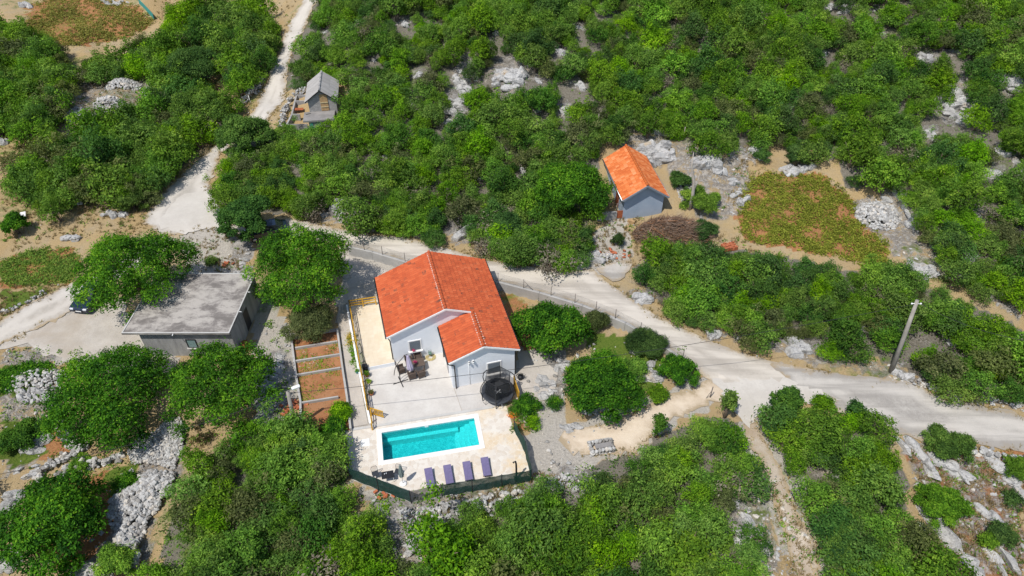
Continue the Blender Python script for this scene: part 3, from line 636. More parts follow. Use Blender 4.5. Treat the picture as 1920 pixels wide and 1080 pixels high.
def dome_lobes(seed, n, rad, hgt, r0, r1, base=.25):
    r = np.random.default_rng(seed); L = []
    for i in range(n):
        a = r.uniform(0, 2*math.pi); q = math.sqrt(r.random())*.72
        zz = base*hgt+(1-q*q)*hgt*(.55-base)*1.1*r.uniform(.35, 1.1)
        s = r.uniform(r0, r1)
        L.append(((math.cos(a)*q*rad, math.sin(a)*q*rad, zz+.1*hgt), (s*rad, s*rad, s*hgt*.5*r.uniform(.8, 1.25))))
    L.append(((0, 0, hgt*.45), (rad*.55, rad*.55, hgt*.45)))
    return L
def stems(seed, rad, hgt, n, thick):
    r = np.random.default_rng(seed); mb = MB()
    for i in range(n):
        a = r.uniform(0, 6.28); q = r.uniform(.25, .7)*rad
        e = (math.cos(a)*q, math.sin(a)*q, hgt*r.uniform(.5, .8))
        mb.tube([(0.05*math.cos(a), 0.05*math.sin(a), -.25), (e[0]*.4, e[1]*.4, e[2]*.55), e], [thick, thick*.7, thick*.25], 4)
    return mb
def crown_mesh(name, mat, clouds, stem=None):
    V = np.concatenate([c[0] for c in clouds]); F = []; o = 0
    for c in clouds: F.append(c[1]+o); o += len(c[0])
    F = np.concatenate(F); t = np.concatenate([c[2] for c in clouds]); mi = np.zeros(len(F), int)
    mats = [mat]
    if stem is not None:
        q = [f for f in stem.f if len(f) == 4]; sv = np.array(stem.v)
        F = np.concatenate([F, np.array(q)+len(V)]); V = np.concatenate([V, sv]); t = np.concatenate([t, np.full(len(q), .5)]); mi = np.concatenate([mi, np.ones(len(q), int)])
        mats = [mat, 'twig']
    return np_mesh(name, V, F, mats, t, mi)
BUSH_MATS = ['leaf_bright', 'leaf_mid', 'leaf_mid', 'leaf_bright', 'leaf_dark', 'leaf_olive', 'leaf_mid', 'leaf_dark', 'leaf_bright', 'leaf_grey']
BUSH = []
for i, mt in enumerate(BUSH_MATS):
    hg = [1.9, 2.2, 1.7, 2.3, 2.1, 1.8, 2.5, 1.6, 2.0, 1.5][i]; rad = [1.25, 1.2, 1.4, 1.15, 1.2, 1.3, 1.1, 1.35, 1.3, 1.0][i]
    lb = dome_lobes(100+i, 9+i % 4, rad, hg, .3, .48)
    r_ = np.random.default_rng(300+i)
    for q in range(3): lb.append(((r_.normal()*.45*rad, r_.normal()*.45*rad, hg*r_.uniform(.7, .95)), (.2*rad, .2*rad, .2*hg)))   # shoots above the dome
    BUSH.append((crown_mesh('bush', mt, [leaf_cloud(200+i, lb, 145, 20 if i < 9 else 6, .14, .125, tone_lo=.12, tone_hi=.76, dmin=.2)], stems(i, rad, hg, 7, .045)), rad, hg))

# where the bushes stand: every forest outline in the photo, with gaps for rock, roads and the trees that stand out
TREE_SPOTS = [(1070, 345, 62), (1155, 232, 20), (458, 400, 44), (370, 115, 55), (345, 215, 45), (455, 245, 55), (1062, 700, 10)]
def scatter_bushes():
    spots = []
    r = np.random.default_rng(11); rows = []; yv = 3.0
    while yv < 135:
        st = 1.33+.0035*max(0, yv-40)
        for xv in np.arange(-95, 95, st): rows.append((xv+r.normal()*.42, yv+r.normal()*.42))
        yv += st
    A = np.array(rows); z = T(A[:, 0], A[:, 1]); sc = np.clip(r.normal(.97, .25, len(A)), .5, 1.5); sc = np.where(r.random(len(A)) < .06, r.uniform(1.4, 1.85, len(A)), sc)
    px, py, dep = proj(A[:, 0], A[:, 1], z+1.0*sc)
    zone = np.full(len(A), '', object)
    for nm, poly in FORESTS.items():
        zone[inpoly(px, py, poly)] = nm
    out = ((px < -75) | (px > 2080) | (py > 1150)) & (zone == '') & (r.random(len(A)) < .8); zone[out] = 'low_left'
    ok = zone != ''
    gpx, gpy, _ = proj(A[:, 0], A[:, 1], z+.3)
    for gx, gy, gw, gh in GAPS:
        inside = np.hypot((px-gx)/(gw+9), (py-gy-8)/(gh+12)) < 1
        ok &= ~(inside & (r.random(len(A)) < .9))
    for tx, ty, tr in TREE_SPOTS: ok &= ~(np.hypot(px-tx, (py-ty)*1.2) < tr*.8)
    ok &= ~inpoly(px, py, [(530, 165), (560, 172), (600, 126), (645, 150), (645, 222), (590, 246), (535, 250)])      # stone shed
    for road in (ROAD_FAR, TRACK_PX, ROAD_TOP[:25]):
        for ex, ey in ((0, 0), (0, -17), (11, -6), (-11, -6), (0, 10)): ok &= ~inpoly(px+ex, py+ey, road)
    for ex, ey in ((0, 0), (0, -24), (-12, -14), (12, -14), (0, -38)): ok &= ~(inpoly(px+ex, py+ey, DRIVE_PX) & (px < 1352))
    for ex, ey in ((-17, -8), (16, -8), (0, -24)): ok &= ~inpoly(px+ex, py+ey, ROAD_FAR)
    for ex, ey in ((-22, -4), (20, -4), (0, -26), (-12, -16), (14, -16)): ok &= ~inpoly(px+ex, py+ey, TRACK_PX)
    ok &= ~inpoly(px, py, [(1640, 735), (1700, 735), (1745, 560), (1705, 550)])
    ok &= r.random(len(A)) > .05
    ok &= (px > -700) & (px < 2600) & (py < 1900)
    A, z, sc, zone, dep, px, py = A[ok], z[ok], sc[ok], zone[ok], dep[ok], px[ok], py[ok]
    sc = sc*np.where(zone == 'low_left', 1.05, 1.0)*np.where(np.char.startswith(zone.astype(str), 'far'), 1.3, 1.0)
    sp = np.clip(np.sin(A[:, 0]*.23+1)*np.sin(A[:, 1]*.19)+r.normal(size=len(A))*.6, -1, 1)
    kind = np.floor((sp*.5+.5)*8.99).astype(int); kind[r.random(len(A)) < .03] = 9
    return A, z, sc, zone, dep, kind, px, py
BUSH_WORDS = {'hill': 'on the rocky slope above the road', 'field': 'in the thicket below the vine field', 'low': 'in the thicket between the pool and the footpath',
              'track': 'between the stony footpath and the rock ribs', 'low_left': 'in the thicket below the garden beds', 'far_a': 'in the wood beside the far road', 'far_b': 'at the edge of the far brown field', 'far_c': 'in the wood beyond the road fork'}
BUSH_LOOK = ['bright green', 'mid green', 'mid green', 'bright green', 'dark green', 'greyish olive', 'mid green', 'dark green', 'bright green', 'grey twiggy']
PROTO_OBJ = [None]*len(BUSH)
def plant_bushes():
    A, z, sc, zone, dep, kind, px, py = scatter_bushes()
    order = np.argsort(dep-18*sc); r = np.random.default_rng(5)
    infr = (px > -20) & (px < 1940) & (py > -20) & (py < 1100)
    first = [i for i in order if infr[i]][:300]; fs = set(first)
    for i in first:
        k = int(kind[i]); me, rad, hg = BUSH[k]
        o = link('bush', me); o.location = (A[i, 0], A[i, 1], z[i]-.05); o.rotation_euler = (r.normal()*.08, r.normal()*.08, r.uniform(0, 6.28))
        s = sc[i]; o.scale = (s*r.uniform(.88, 1.15), s*r.uniform(.88, 1.15), s*r.uniform(.85, 1.2))
        zn = zone[i]; tag(o, f'{BUSH_LOOK[k]} leafy bush growing {BUSH_WORDS[zn]}', 'bush', f'{BUSH_LOOK[k]} bushes {BUSH_WORDS[zn]}')
        if PROTO_OBJ[k] is None: PROTO_OBJ[k] = o
    rest = [i for i in range(len(A)) if i not in fs]
    print('bushes', len(A), 'individual', len(first))
    me = bpy.data.meshes.new('woodland'); n = len(rest)
    me.vertices.add(n); me.vertices.foreach_set('co', np.stack([A[rest, 0], A[rest, 1], z[rest]-.05], 1).astype(np.float32).ravel())
    a = me.attributes.new('spin', 'FLOAT_VECTOR', 'POINT'); a.data.foreach_set('vector', np.stack([r.normal(size=n)*.08, r.normal(size=n)*.08, r.uniform(0, 6.28, n)], 1).astype(np.float32).ravel())
    s = sc[rest]; a = me.attributes.new('size', 'FLOAT_VECTOR', 'POINT'); a.data.foreach_set('vector', np.stack([s*r.uniform(.88, 1.15, n), s*r.uniform(.88, 1.15, n), s*r.uniform(.85, 1.25, n)], 1).astype(np.float32).ravel())
    a = me.attributes.new('which', 'INT', 'POINT'); a.data.foreach_set('value', kind[rest].astype(np.int32))
    o = link('woodland', me); tag(o, 'dense green scrub wood covering the rocky hillside', 'woodland', None, 'stuff')
    g = bpy.data.node_groups.new('woodland', 'GeometryNodeTree')
    g.interface.new_socket('Geometry', in_out='INPUT', socket_type='NodeSocketGeometry'); g.interface.new_socket('Geometry', in_out='OUTPUT', socket_type='NodeSocketGeometry')
    gi, go = g.nodes.new('NodeGroupInput'), g.nodes.new('NodeGroupOutput')
    jn = g.nodes.new('GeometryNodeJoinGeometry')
    for q in reversed(range(len(BUSH))):
        oi = g.nodes.new('GeometryNodeObjectInfo'); oi.transform_space = 'ORIGINAL'; oi.inputs['Object'].default_value = PROTO_OBJ[q]; oi.inputs['As Instance'].default_value = False
        gt = g.nodes.new('GeometryNodeGeometryToInstance'); g.links.new(oi.outputs['Geometry'], gt.inputs[0]); g.links.new(gt.outputs[0], jn.inputs[0])
    def at(nm, ty):
        x = g.nodes.new('GeometryNodeInputNamedAttribute'); x.data_type = ty; x.inputs[0].default_value = nm; return x.outputs[0]
    ip = g.nodes.new('GeometryNodeInstanceOnPoints'); ip.inputs['Pick Instance'].default_value = True
    er = g.nodes.new('FunctionNodeEulerToRotation'); g.links.new(at('spin', 'FLOAT_VECTOR'), er.inputs[0])
    g.links.new(gi.outputs[0], ip.inputs['Points']); g.links.new(jn.outputs[0], ip.inputs['Instance']); g.links.new(at('which', 'INT'), ip.inputs['Instance Index'])
    g.links.new(er.outputs[0], ip.inputs['Rotation']); g.links.new(at('size', 'FLOAT_VECTOR'), ip.inputs['Scale']); g.links.new(ip.outputs[0], go.inputs[0])
    md = o.modifiers.new('scatter', 'NODES'); md.node_group = g
plant_bushes()

# --- trees that stand out: trunk with limbs, and a crown
def tree(name, label, cat, px, py, rpx, hgt, mat, leaf=.24, clumps=520, per=12, squash=1.0, nl=16, seed=1, yscale=1.0, group=None, tone=(.06, .76), ground=None):
    zc = hgt*.56
    p = G(px, py, zc) if ground is None else ground
    _, _, dep = proj(p[0], p[1], p[2]+zc); rad = rpx*dep/FOCAL
    root = empty(name, (p[0], p[1], p[2]), 0, label, cat, group)
    r = np.random.default_rng(seed); L = []
    ecc = r.uniform(.82, 1.12, 5)
    for i in range(nl):
        a = 2.4*i+r.normal()*.4; q = math.sqrt((i+.5)/nl)*.8*ecc[int(a/6.283*5) % 5]
        zz = hgt*(.34+.4*(1-q*q)*r.uniform(.55, 1.25)); s = r.uniform(.16, .36)
        L.append(((math.cos(a)*q*rad, math.sin(a)*q*rad*yscale, zz), (s*rad*r.uniform(.8, 1.2), s*rad*r.uniform(.8, 1.2), s*rad*.8*squash)))
    L.append(((0, 0, hgt*.5), (rad*.5, rad*.5, hgt*.28)))
    for i in range(11):
        a = r.uniform(0, 6.28); q = r.uniform(.55, 1.02); t_ = r.uniform(.1, .2); L.append(((math.cos(a)*rad*q, math.sin(a)*rad*q*yscale, hgt*r.uniform(.22, .7)*(1.15-.4*q)), (rad*t_, rad*t_, rad*t_*.8)))
    dm = max(.17, min(.34, rad*.08)); nc = int(min(1500, 16*(rad/dm)**2+40)); cl = leaf_cloud(seed+50, L, nc, 27, min(leaf, .24)*.85, dm*.62, tone_lo=tone[0], tone_hi=tone[1], zmin=-.3, dmin=dm)
    link('crown', crown_mesh('crown', mat, [cl]), root)
    mb = MB(); th = .05*hgt**.8
    mb.tube([(0, 0, -.4), (.04*hgt*r.normal(), .03*hgt*r.normal(), hgt*.2), (0, 0, hgt*.45)], [th*1.25, th, th*.6], 8)
    for i in range(8):
        c = L[i*2 % nl][0]; mb.tube([(0, 0, hgt*r.uniform(.15, .32)), (c[0]*.5, c[1]*.5, c[2]*.75), c], [th*.5, th*.32, th*.1], 5)
    mb.build('trunk', 'bark', root)
    return root
tree('walnut_tree', 'large bright green walnut tree overhanging the flat grey concrete roof', 'tree', 252, 507, 106, 8.0, 'leaf_walnut', .32, 1300, 13, seed=21, nl=34, yscale=1.05)
tree('walnut_tree', 'large round deep green walnut tree between the flat roofed building and the terrace', 'tree', 569, 496, 102, 7.8, 'leaf_walnut', .32, 1300, 13, seed=22, nl=34, yscale=1.0, tone=(.1, .82))
tree('walnut_tree', 'broad green walnut tree beside the small orange roofed house', 'tree', 1068, 346, 72, 6.0, 'leaf_walnut', .28, 560, 12, seed=23, nl=24, yscale=1.05)
tree('fig_tree', 'wide dark green fig tree in front of the flat roofed building, above the grey scree', 'tree', 203, 728, 118, 5.2, 'leaf_deep', .3, 1300, 13, seed=24, nl=32, yscale=1.05)
tree('fig_tree', 'wide mid green fig tree hiding the corner of the flat roofed building', 'tree', 414, 716, 104, 5.2, 'leaf_walnut', .3, 1200, 13, seed=25, nl=30, yscale=1.0)
tree('fig_tree', 'bright green fig tree at the bottom corner beside the scree and red soil', 'tree', 90, 980, 100, 4.8, 'leaf_deep', .3, 900, 12, seed=26, nl=24, yscale=1.0)
tree('roadside_tree', 'green tree over the road fork shading a dark car', 'tree', 458, 398, 50, 5.4, 'leaf_dark', .24, 430, 12, seed=27, nl=14)
tree('olive_tree', 'grey green olive tree above the raised beds', 'tree', 576, 604, 52, 2.6, 'leaf_olive', .15, 560, 13, seed=28, nl=14, yscale=.75)
tree('garden_tree', 'rounded green fruit tree beside the house and the retaining wall', 'tree', 1036, 612, 80, 3.6, 'leaf_deep', .24, 1000, 12, seed=29, nl=24, yscale=.75)
tree('garden_tree', 'dense green fruit tree standing alone among the garden rocks', 'tree', 1125, 715, 74, 4.2, 'leaf_deep', .22, 1050, 13, seed=30, nl=26, yscale=.95)
tree('garden_shrub', 'dark green ornamental shrub under the road fence', 'shrub', 1208, 641, 44, 1.8, 'leaf_dark', .14, 330, 12, seed=31, nl=12, yscale=.7)
tree('garden_shrub', 'leafy green shrub at the corner where the drive leaves the road', 'shrub', 1274, 690, 36, 2.2, 'leaf_deep', .17, 280, 12, seed=32, nl=10)
tree('garden_shrub', 'small green shrub between the fruit tree and the dark ornamental shrub', 'shrub', 1185, 690, 30, 1.5, 'leaf_bright', .15, 220, 11, seed=33, nl=10)
tree('garden_shrub', 'low grey green shrub against the road fence beside the rounded fruit tree', 'shrub', 1118, 602, 30, 1.5, 'leaf_olive', .15, 200, 11, seed=34, nl=9, yscale=.7)
tree('garden_shrub', 'little round bush on the rocks by the trampoline', 'shrub', 1040, 753, 16, 1.2, 'leaf_deep', .13, 130, 11, seed=35, nl=7)
tree('garden_shrub', 'green shrub beside the yellow fence panel near the trampoline', 'shrub', 990, 758, 24, 1.3, 'leaf_deep', .16, 200, 11, seed=36, nl=9)
tree('garden_shrub', 'yellowish shrub at the edge of the pool deck', 'shrub', 1000, 790, 15, .9, 'leaf_bright', .13, 120, 10, seed=37, nl=7)
tree('garden_shrub', 'low green herb bush touching the pool deck corner', 'shrub', 968, 768, 15, .8, 'leaf_dark', .12, 120, 10, seed=38, nl=7)
tree('dark_tree', 'small dark tree with a bare stem behind the orange roofed house', 'tree', 1156, 232, 19, 4.2, 'leaf_dark', .2, 240, 12, seed=39, nl=10)
tree('far_tree', 'dark round tree standing out of the wood by the far road', 'tree', 360, 118, 58, 6.0, 'leaf_dark', .3, 520, 12, seed=40, nl=16)
tree('far_tree', 'bright green tree above the bend of the far road', 'tree', 372, 200, 56, 5.6, 'leaf_mid', .3, 460, 12, seed=41, nl=15)
tree('far_tree', 'bushy green tree leaning over the far road below the stone shed', 'tree', 455, 248, 52, 5.0, 'leaf_mid', .28, 460, 12, seed=42, nl=15)
tree('lone_tree', 'small lone green tree in the dry grass by two white slabs', 'tree', 26, 416, 21, 2.6, 'leaf_deep', .22, 170, 11, seed=43, nl=8)
tree('slender_tree', 'slender young tree rising above the thicket at the drive', 'tree', 1238, 790, 13, 3.2, 'leaf_dark', .2, 130, 11, 1.6, seed=44, nl=8)
tree('slender_tree', 'pointed leafy tree at the mouth of the drive by the fence post', 'tree', 1368, 752, 15, 3.4, 'leaf_mid', .2, 200, 11, 1.8, seed=45, nl=9)
tree('slender_tree', 'pointed green tree at the head of the footpath', 'tree', 1478, 748, 26, 4.0, 'leaf_dark', .22, 280, 11, 1.6, seed=46, nl=10)
tree('slender_tree', 'bluish green young tree at the edge of the gravel road', 'tree', 1606, 765, 16, 2.4, 'leaf_dark', .2, 140, 11, 1.4, seed=47, nl=7)
for i, (a, b, s, h, mt, lab) in enumerate([
  (722, 424, 16, 1.2, 'leaf_bright', 'little bright round bush at the road edge under the thicket'), (1090, 448, 26, 2.4, 'leaf_dark', 'dark green bush by the grey grit patch below the small house'),
  (1046, 478, 28, 1.6, 'leaf_mid', 'low green bush on the road bank above the house roof'), (1012, 448, 24, 2.2, 'leaf_deep', 'green bush on the bank above the bend of the road'),
  (945, 420, 36, 2.8, 'leaf_dark', 'bluish green bush beside the big grey boulder by the road'), (1160, 446, 12, 1.6, 'leaf_dark', 'slim dark bush in the dry grass by the red gate'),
  (950, 468, 22, 1.3, 'leaf_bright', 'low bright bush at the road edge below the grey boulder'), (396, 488, 12, .8, 'leaf_mid', 'tiny green bush on the dry bank above the flat roof'),
  (215, 1048, 36, 2.6, 'leaf_bright', 'yellowish bush beside the stone bank at the bottom edge'), (640, 770, 22, 1.0, 'leaf_bright', 'green vine sprawling over the end of the raised beds'),
  (1590, 585, 34, 2.4, 'leaf_mid', 'tall green bush in the middle of the thicket left of the concrete pole'), (245, 372, 32, 2.4, 'leaf_mid', 'green bush at the verge of the road fork'),
  (1312, 372, 36, 2.0, 'leaf_bright', 'green bramble bush behind the brushwood pile'), (1390, 490, 28, 2.0, 'leaf_mid', 'rounded bush beside the stack of red tiles'), (1275, 335, 20, 1.6, 'leaf_dark', 'small bush by the grey trunk behind the orange roof'), (1320, 430, 26, 1.4, 'leaf_dark', 'dark low bush at the end of the brushwood pile'),
  (40, 815, 40, 1.4, 'leaf_dark', 'dark sprawling bush under the dry stone terrace'), (240, 905, 26, 1.2, 'leaf_deep', 'climbing green bush on the red soil beside the stone bank'), (150, 868, 22, .8, 'leaf_bright', 'low green creeper on the stone wall under the fig tree'),
  (625, 798, 26, .9, 'leaf_deep', 'green vine at the foot of the raised beds by the pool'), (1085, 690, 20, 1.0, 'leaf_bright', 'low plant in the garden rocks under the fruit tree'), (1232, 735, 22, 1.1, 'leaf_mid', 'low shrub along the fence of the drive'),
  (1780, 830, 42, 1.4, 'leaf_mid', 'low green bush on the rock ribs below the gravel road'), (1770, 940, 46, 2.0, 'leaf_bright', 'bright bush between two long rock ribs'), (1905, 872, 24, 1.4, 'leaf_mid', 'bush at the picture edge among the rock ribs'), (1880, 1000, 26, 1.4, 'leaf_dark', 'dark bush at the foot of the rock ribs'), (1852, 1010, 16, 1.0, 'leaf_bright', 'small bright bush between the rock ribs'), (1900, 935, 18, 1.0, 'leaf_dark', 'small dark bush in red soil by the rock ribs'),
  (1430, 290, 16, 1.4, 'leaf_dark', 'small dark bush at the top of the vine field'), (1500, 290, 26, 2.2, 'leaf_dark', 'dark bush standing above the vine field'), (1545, 755, 20, 1.3, 'leaf_mid', 'low green bush on the lip of the concrete apron')]):
    tree('shrub', lab, 'shrub', a, b, s, h, mt, .16, int(70+s*s*.28), 11, seed=60+i, nl=9)

# ------------------------------------------------------------------ limestone: boulders, outcrops, scree, dry stone walls
import bmesh
def ico(sub):
    bm = bmesh.new(); bmesh.ops.create_icosphere(bm, subdivisions=sub, radius=1.0)
    V = np.array([tuple(v.co) for v in bm.verts]); F = np.array([[v.index for v in f.verts] for f in bm.faces]); bm.free(); return V, F
ICO1, ICO2, ICO3, ICO4 = ico(1), ico(2), ico(3), ico(4)
def rotm(r, tilt=.5):
    a, b, c = r.uniform(0, 6.28), r.normal()*tilt, r.normal()*tilt
    return np.array(Matrix.Rotation(a, 3, 'Z') @ Matrix.Rotation(b, 3, 'X') @ Matrix.Rotation(c, 3, 'Y'))
def stone(r, base, planes=11, lo=.5, hi=.92, noise=.05):
    V, F = base; v = V.copy()
    for i in range(planes):
        n = unit(r.normal(size=3)); d = r.uniform(lo, hi); q = v@n-d
        v = v-np.where(q > 0, q, 0)[:, None]*n
    k = r.normal(size=3)*2.5
    v = v*(1+noise*np.sin(v@(k*2.3)+1)[:, None]+noise*np.sin(v@(np.roll(k, 1)*4.1))[:, None])
    return v, F
def rock_bits(r, spec):
    """spec: (base, centre, size xyz, rotation matrix) list joined to one V,F"""
    Vs, Fs, Ts, o = [], [], [], 0
    for base, c, s, m in spec:
        v, f = stone(r, base, r.integers(9, 15)); v = (v*np.asarray(s))@m.T+np.asarray(c)
        Vs.append(v); Fs.append(f+o); o += len(v); Ts.append(np.full(len(f), r.random()))
    return np.concatenate(Vs), np.concatenate(Fs), np.concatenate(Ts)
def outcrop(px, py, hw, hh, label, group=None, n=None, tall=1.0, strike=None, seed=0, name='rock_outcrop', cat='rock'):
    r = np.random.default_rng(seed+int(px)*7+int(py)); c = G(px, py+hh*.35)
    dep = proj(c[0], c[1], c[2])[2]; wx = hw*dep/FOCAL; wy = hh*dep/FOCAL*1.25
    n = n or int(np.clip(5+wx*wy*1.6, 6, 34)); spec = []
    sa = strike if strike is not None else r.uniform(-.6, .6)
    for i in range(n):
        a = r.uniform(0, 6.28); q = math.sqrt(r.random())*((.85 if n > 9 else .5) if i else .1)
        x, y = c[0]+math.cos(a)*q*wx, c[1]+math.sin(a)*q*wy
        s = r.uniform(.32, .75)*max(.55, min(wx, wy))*(.75 if n > 14 else 1)
        m = np.array(Matrix.Rotation(sa+r.normal()*.25, 3, 'Z') @ Matrix.Rotation(r.normal()*.3, 3, 'X') @ Matrix.Rotation(r.normal()*.3+.2, 3, 'Y'))
        spec.append((ICO3, (x, y, float(T(x, y))+.12*s*tall), (s*1.25, s*.72, s*.72*tall*r.uniform(.7, 1.4)), m))
    V, F, t = rock_bits(r, spec); V = V-c
    o = link(name, np_mesh(name, V, F, ['limestone'], t)); o.location = c; tag(o, label, cat, group); return o
HILLG = 'pale outcrops showing through the bushes of the slope'
for i, (a, b, hw, hh) in enumerate(GAPS):
    if (a, b) in ((862, 430), (955, 135), (855, 195), (868, 140), (1795, 190), (1890, 155), (640, 385), (770, 1010), (1400, 970)): continue
    where = 'on the hill slope' if b < 400 else ('at the bank of the road' if b < 760 and a > 1100 else 'in the lower thicket')
    outcrop(a, b, hw, hh, f'pale grey rock outcrop showing between bushes {where}', f'pale grey outcrops between bushes {where}', seed=i)
outcrop(955, 138, 32, 34, 'broad pale stepped outcrop high on the slope above the orange roofed house', n=26)
outcrop(868, 140, 20, 38, 'narrow pale outcrop running down the slope left of the broad stepped one', n=18)
outcrop(855, 192, 26, 24, 'pale heap of blocky rock in the middle of the wooded slope', n=22)
outcrop(1795, 185, 36, 42, 'largest smooth grey outcrop on the wooded slope above the vine field', n=22, tall=.8)
outcrop(1890, 150, 24, 20, 'grey outcrop at the picture edge above the largest smooth outcrop', n=12)
outcrop(638, 385, 20, 20, 'jagged grey rocks on the road bank above the retaining wall', n=14, tall=1.5)
for i, (a, b, hw, hh) in enumerate([(605, 402, 16, 8), (662, 412, 14, 8), (705, 428, 12, 7), (585, 392, 10, 6), (760, 436, 10, 7), (1010, 494, 12, 7), (965, 490, 10, 6), (1085, 500, 12, 8)]): outcrop(a, b, hw, hh, 'low pale rock at the foot of the scrub along the road bank', 'low rocks along the road bank', seed=200+i)
outcrop(1400, 985, 26, 75, 'long bright rock slab along the stony footpath', n=26, strike=2.0)
outcrop(1425, 1040, 18, 30, 'bright rocks at the bottom edge by the footpath', n=10)
outcrop(775, 1005, 20, 30, 'large grey boulder below the pool fence in the scrub', n=8, tall=1.4)
o = outcrop(862, 438, 22, 20, 'big upright grey boulder at the roadside above the house', n=3, tall=2.0, name='boulder', cat='boulder')
outcrop(1022, 715, 22, 26, 'pale garden rocks between the trampoline and the lone fruit tree', n=20, tall=.8)
outcrop(1055, 680, 16, 16, 'pale garden rocks beneath the rounded fruit tree', n=12, tall=.8)
outcrop(1215, 690, 40, 24, 'edging of pale rocks round the small garden terraces', n=22, tall=.6)
outcrop(1190, 655, 20, 14, 'flat pale rocks behind the small green shrub', n=8, tall=.5)
outcrop(1070, 800, 22, 12, 'row of pale boulders beside the drive under the garden', n=12, tall=.7)
outcrop(1115, 770, 26, 8, 'line of small rocks along the garden edge of the drive', n=12, tall=.6)
outcrop(455, 480, 12, 34, 'pale rock bank between the flat roof and the round walnut tree', n=16)
outcrop(505, 690, 24, 56, 'spill of pale rocks along the wall of the flat roofed building', n=34, tall=.8)
outcrop(500, 770, 14, 26, 'pale rocks left of the raised beds', n=14)
outcrop(1230, 285, 46, 22, 'jagged pale rocks behind the small orange roofed house', n=34, tall=1.4)
outcrop(1330, 305, 34, 20, 'pale upright rocks between the orange roof and the vine field', n=16, tall=1.5)
outcrop(1385, 350, 16, 34, 'loose rocks along the edge of the vine field', n=14)
outcrop(1490, 318, 40, 14, 'small rocks along the top of the vine field', n=14)
outcrop(1110, 480, 26, 14, 'grey rocks in dry grass at the grit patch', n=14)
outcrop(1000, 478, 22, 10, 'small rocks on the bank above the road bend', n=9)
outcrop(1880, 545, 40, 16, 'pale rocks at the picture edge beyond the concrete pole', n=16)
outcrop(1730, 500, 24, 24, 'loose pale rocks below the dry stone heap', n=14)
outcrop(1800, 505, 10, 24, 'long tilted slab of rock beyond the vine field', n=4, strike=2.2)
outcrop(1670, 560, 10, 10, 'small pale rocks at the lower corner of the vine field', n=6)
outcrop(60, 880, 40, 12, 'pale blocks on the red soil terrace', n=12); outcrop(20, 940, 20, 20, 'pale rocks at the picture edge under the terrace', n=10)
outcrop(75, 820, 24, 20, 'pale rocks beside the dark sprawling bush', n=10); outcrop(15, 1050, 24, 26, 'pale rocks in the bottom corner', n=12)
outcrop(60, 740, 50, 14, 'scattered pale stones on the bank above the fig tree', n=18)
outcrop(150, 215, 30, 16, 'grey rocks in dry grass by the far stone heaps', n=14); outcrop(10, 262, 22, 12, 'grey rocks at the picture edge by the far field', n=8); outcrop(290, 165, 20, 14, 'grey rocks under the far dark tree', n=10)
outcrop(215, 400, 26, 10, 'small rocks at the verge beyond the large walnut tree', n=12); outcrop(135, 445, 20, 12, 'pale rocks beside the left vegetable field', n=9)
outcrop(215, 5, 34, 8, 'stone bank at the top edge by the brown field', n=12); outcrop(50, 8, 18, 10, 'stones at the top corner by the brown field', n=8)
# long parallel ribs of karst below the gravel road
def rib(pts, wd, hgt, label, seed):
    r = np.random.default_rng(seed); q = [G(*p) for p in pts]; spec = []
    for a, b in zip(q[:-1], q[1:]):
        L = np.linalg.norm(b-a); k = max(1, int(L/.7)); ang = math.atan2(b[1]-a[1], b[0]-a[0])
        for j in range(k):
            c = a+(b-a)*(j+.5+r.normal()*.15)/k+np.array([r.normal()*.1, r.normal()*.1, 0]); s = L/k
            m = np.array(Matrix.Rotation(ang+r.normal()*.1, 3, 'Z') @ Matrix.Rotation(.35+r.normal()*.15, 3, 'X'))
            spec.append((ICO3, (c[0], c[1], float(T(c[0], c[1]))+.05), (s*r.uniform(.8, 1.25), wd*r.uniform(.6, 1.1), hgt*r.uniform(.6, 1.3)), m))
    V, F, t = rock_bits(r, spec); c = q[0]
    o = link('rock_rib', np_mesh('rock_rib', V-c, F, ['limestone'], t)); o.location = c; tag(o, label, 'rock')
rib([(1700, 822), (1730, 860), (1760, 905)], .55, .5, 'topmost long pale rock rib running down from the gravel road', 1)
rib([(1722, 945), (1760, 990), (1800, 1040), (1830, 1085)], .7, .5, 'long pale rock rib along the edge of the lower thicket', 2)
rib([(1750, 850), (1780, 885), (1815, 900)], .6, .5, 'broken pale rib in the middle of the rocky slope', 3)
rib([(1850, 850), (1885, 890), (1925, 935)], .6, .6, 'thick pale rib near the picture edge below the gravel road', 4)
rib([(1835, 950), (1868, 985)], .45, .45, 'short pale rib in the red soil of the rocky slope', 5)
rib([(1830, 1010), (1860, 1045), (1885, 1085)], .4, .45, 'narrow pale rib at the bottom edge of the rocky slope', 6)
rib([(1872, 1030), (1895, 1060)], .6, .5, 'blocky pale rib at the bottom corner', 7)
rib([(1690, 830), (1712, 858)], .35, .4, 'thin pale rib beside the thicket edge under the road', 8)
rib([(1678, 350), (1700, 395), (1712, 430)], .5, .5, 'tilted grey slab leaning against the dry stone heap', 9)
rib([(1800, 480), (1830, 530)], .5, .5, 'long grey slab lying beyond the vine field', 10)
rib([(1780, 870), (1800, 900)], .4, .4, 'small jagged rib between two bigger ribs', 11)
rib([(1715, 985), (1745, 1030)], .5, .4, 'pale rib half hidden by the lower thicket', 12)
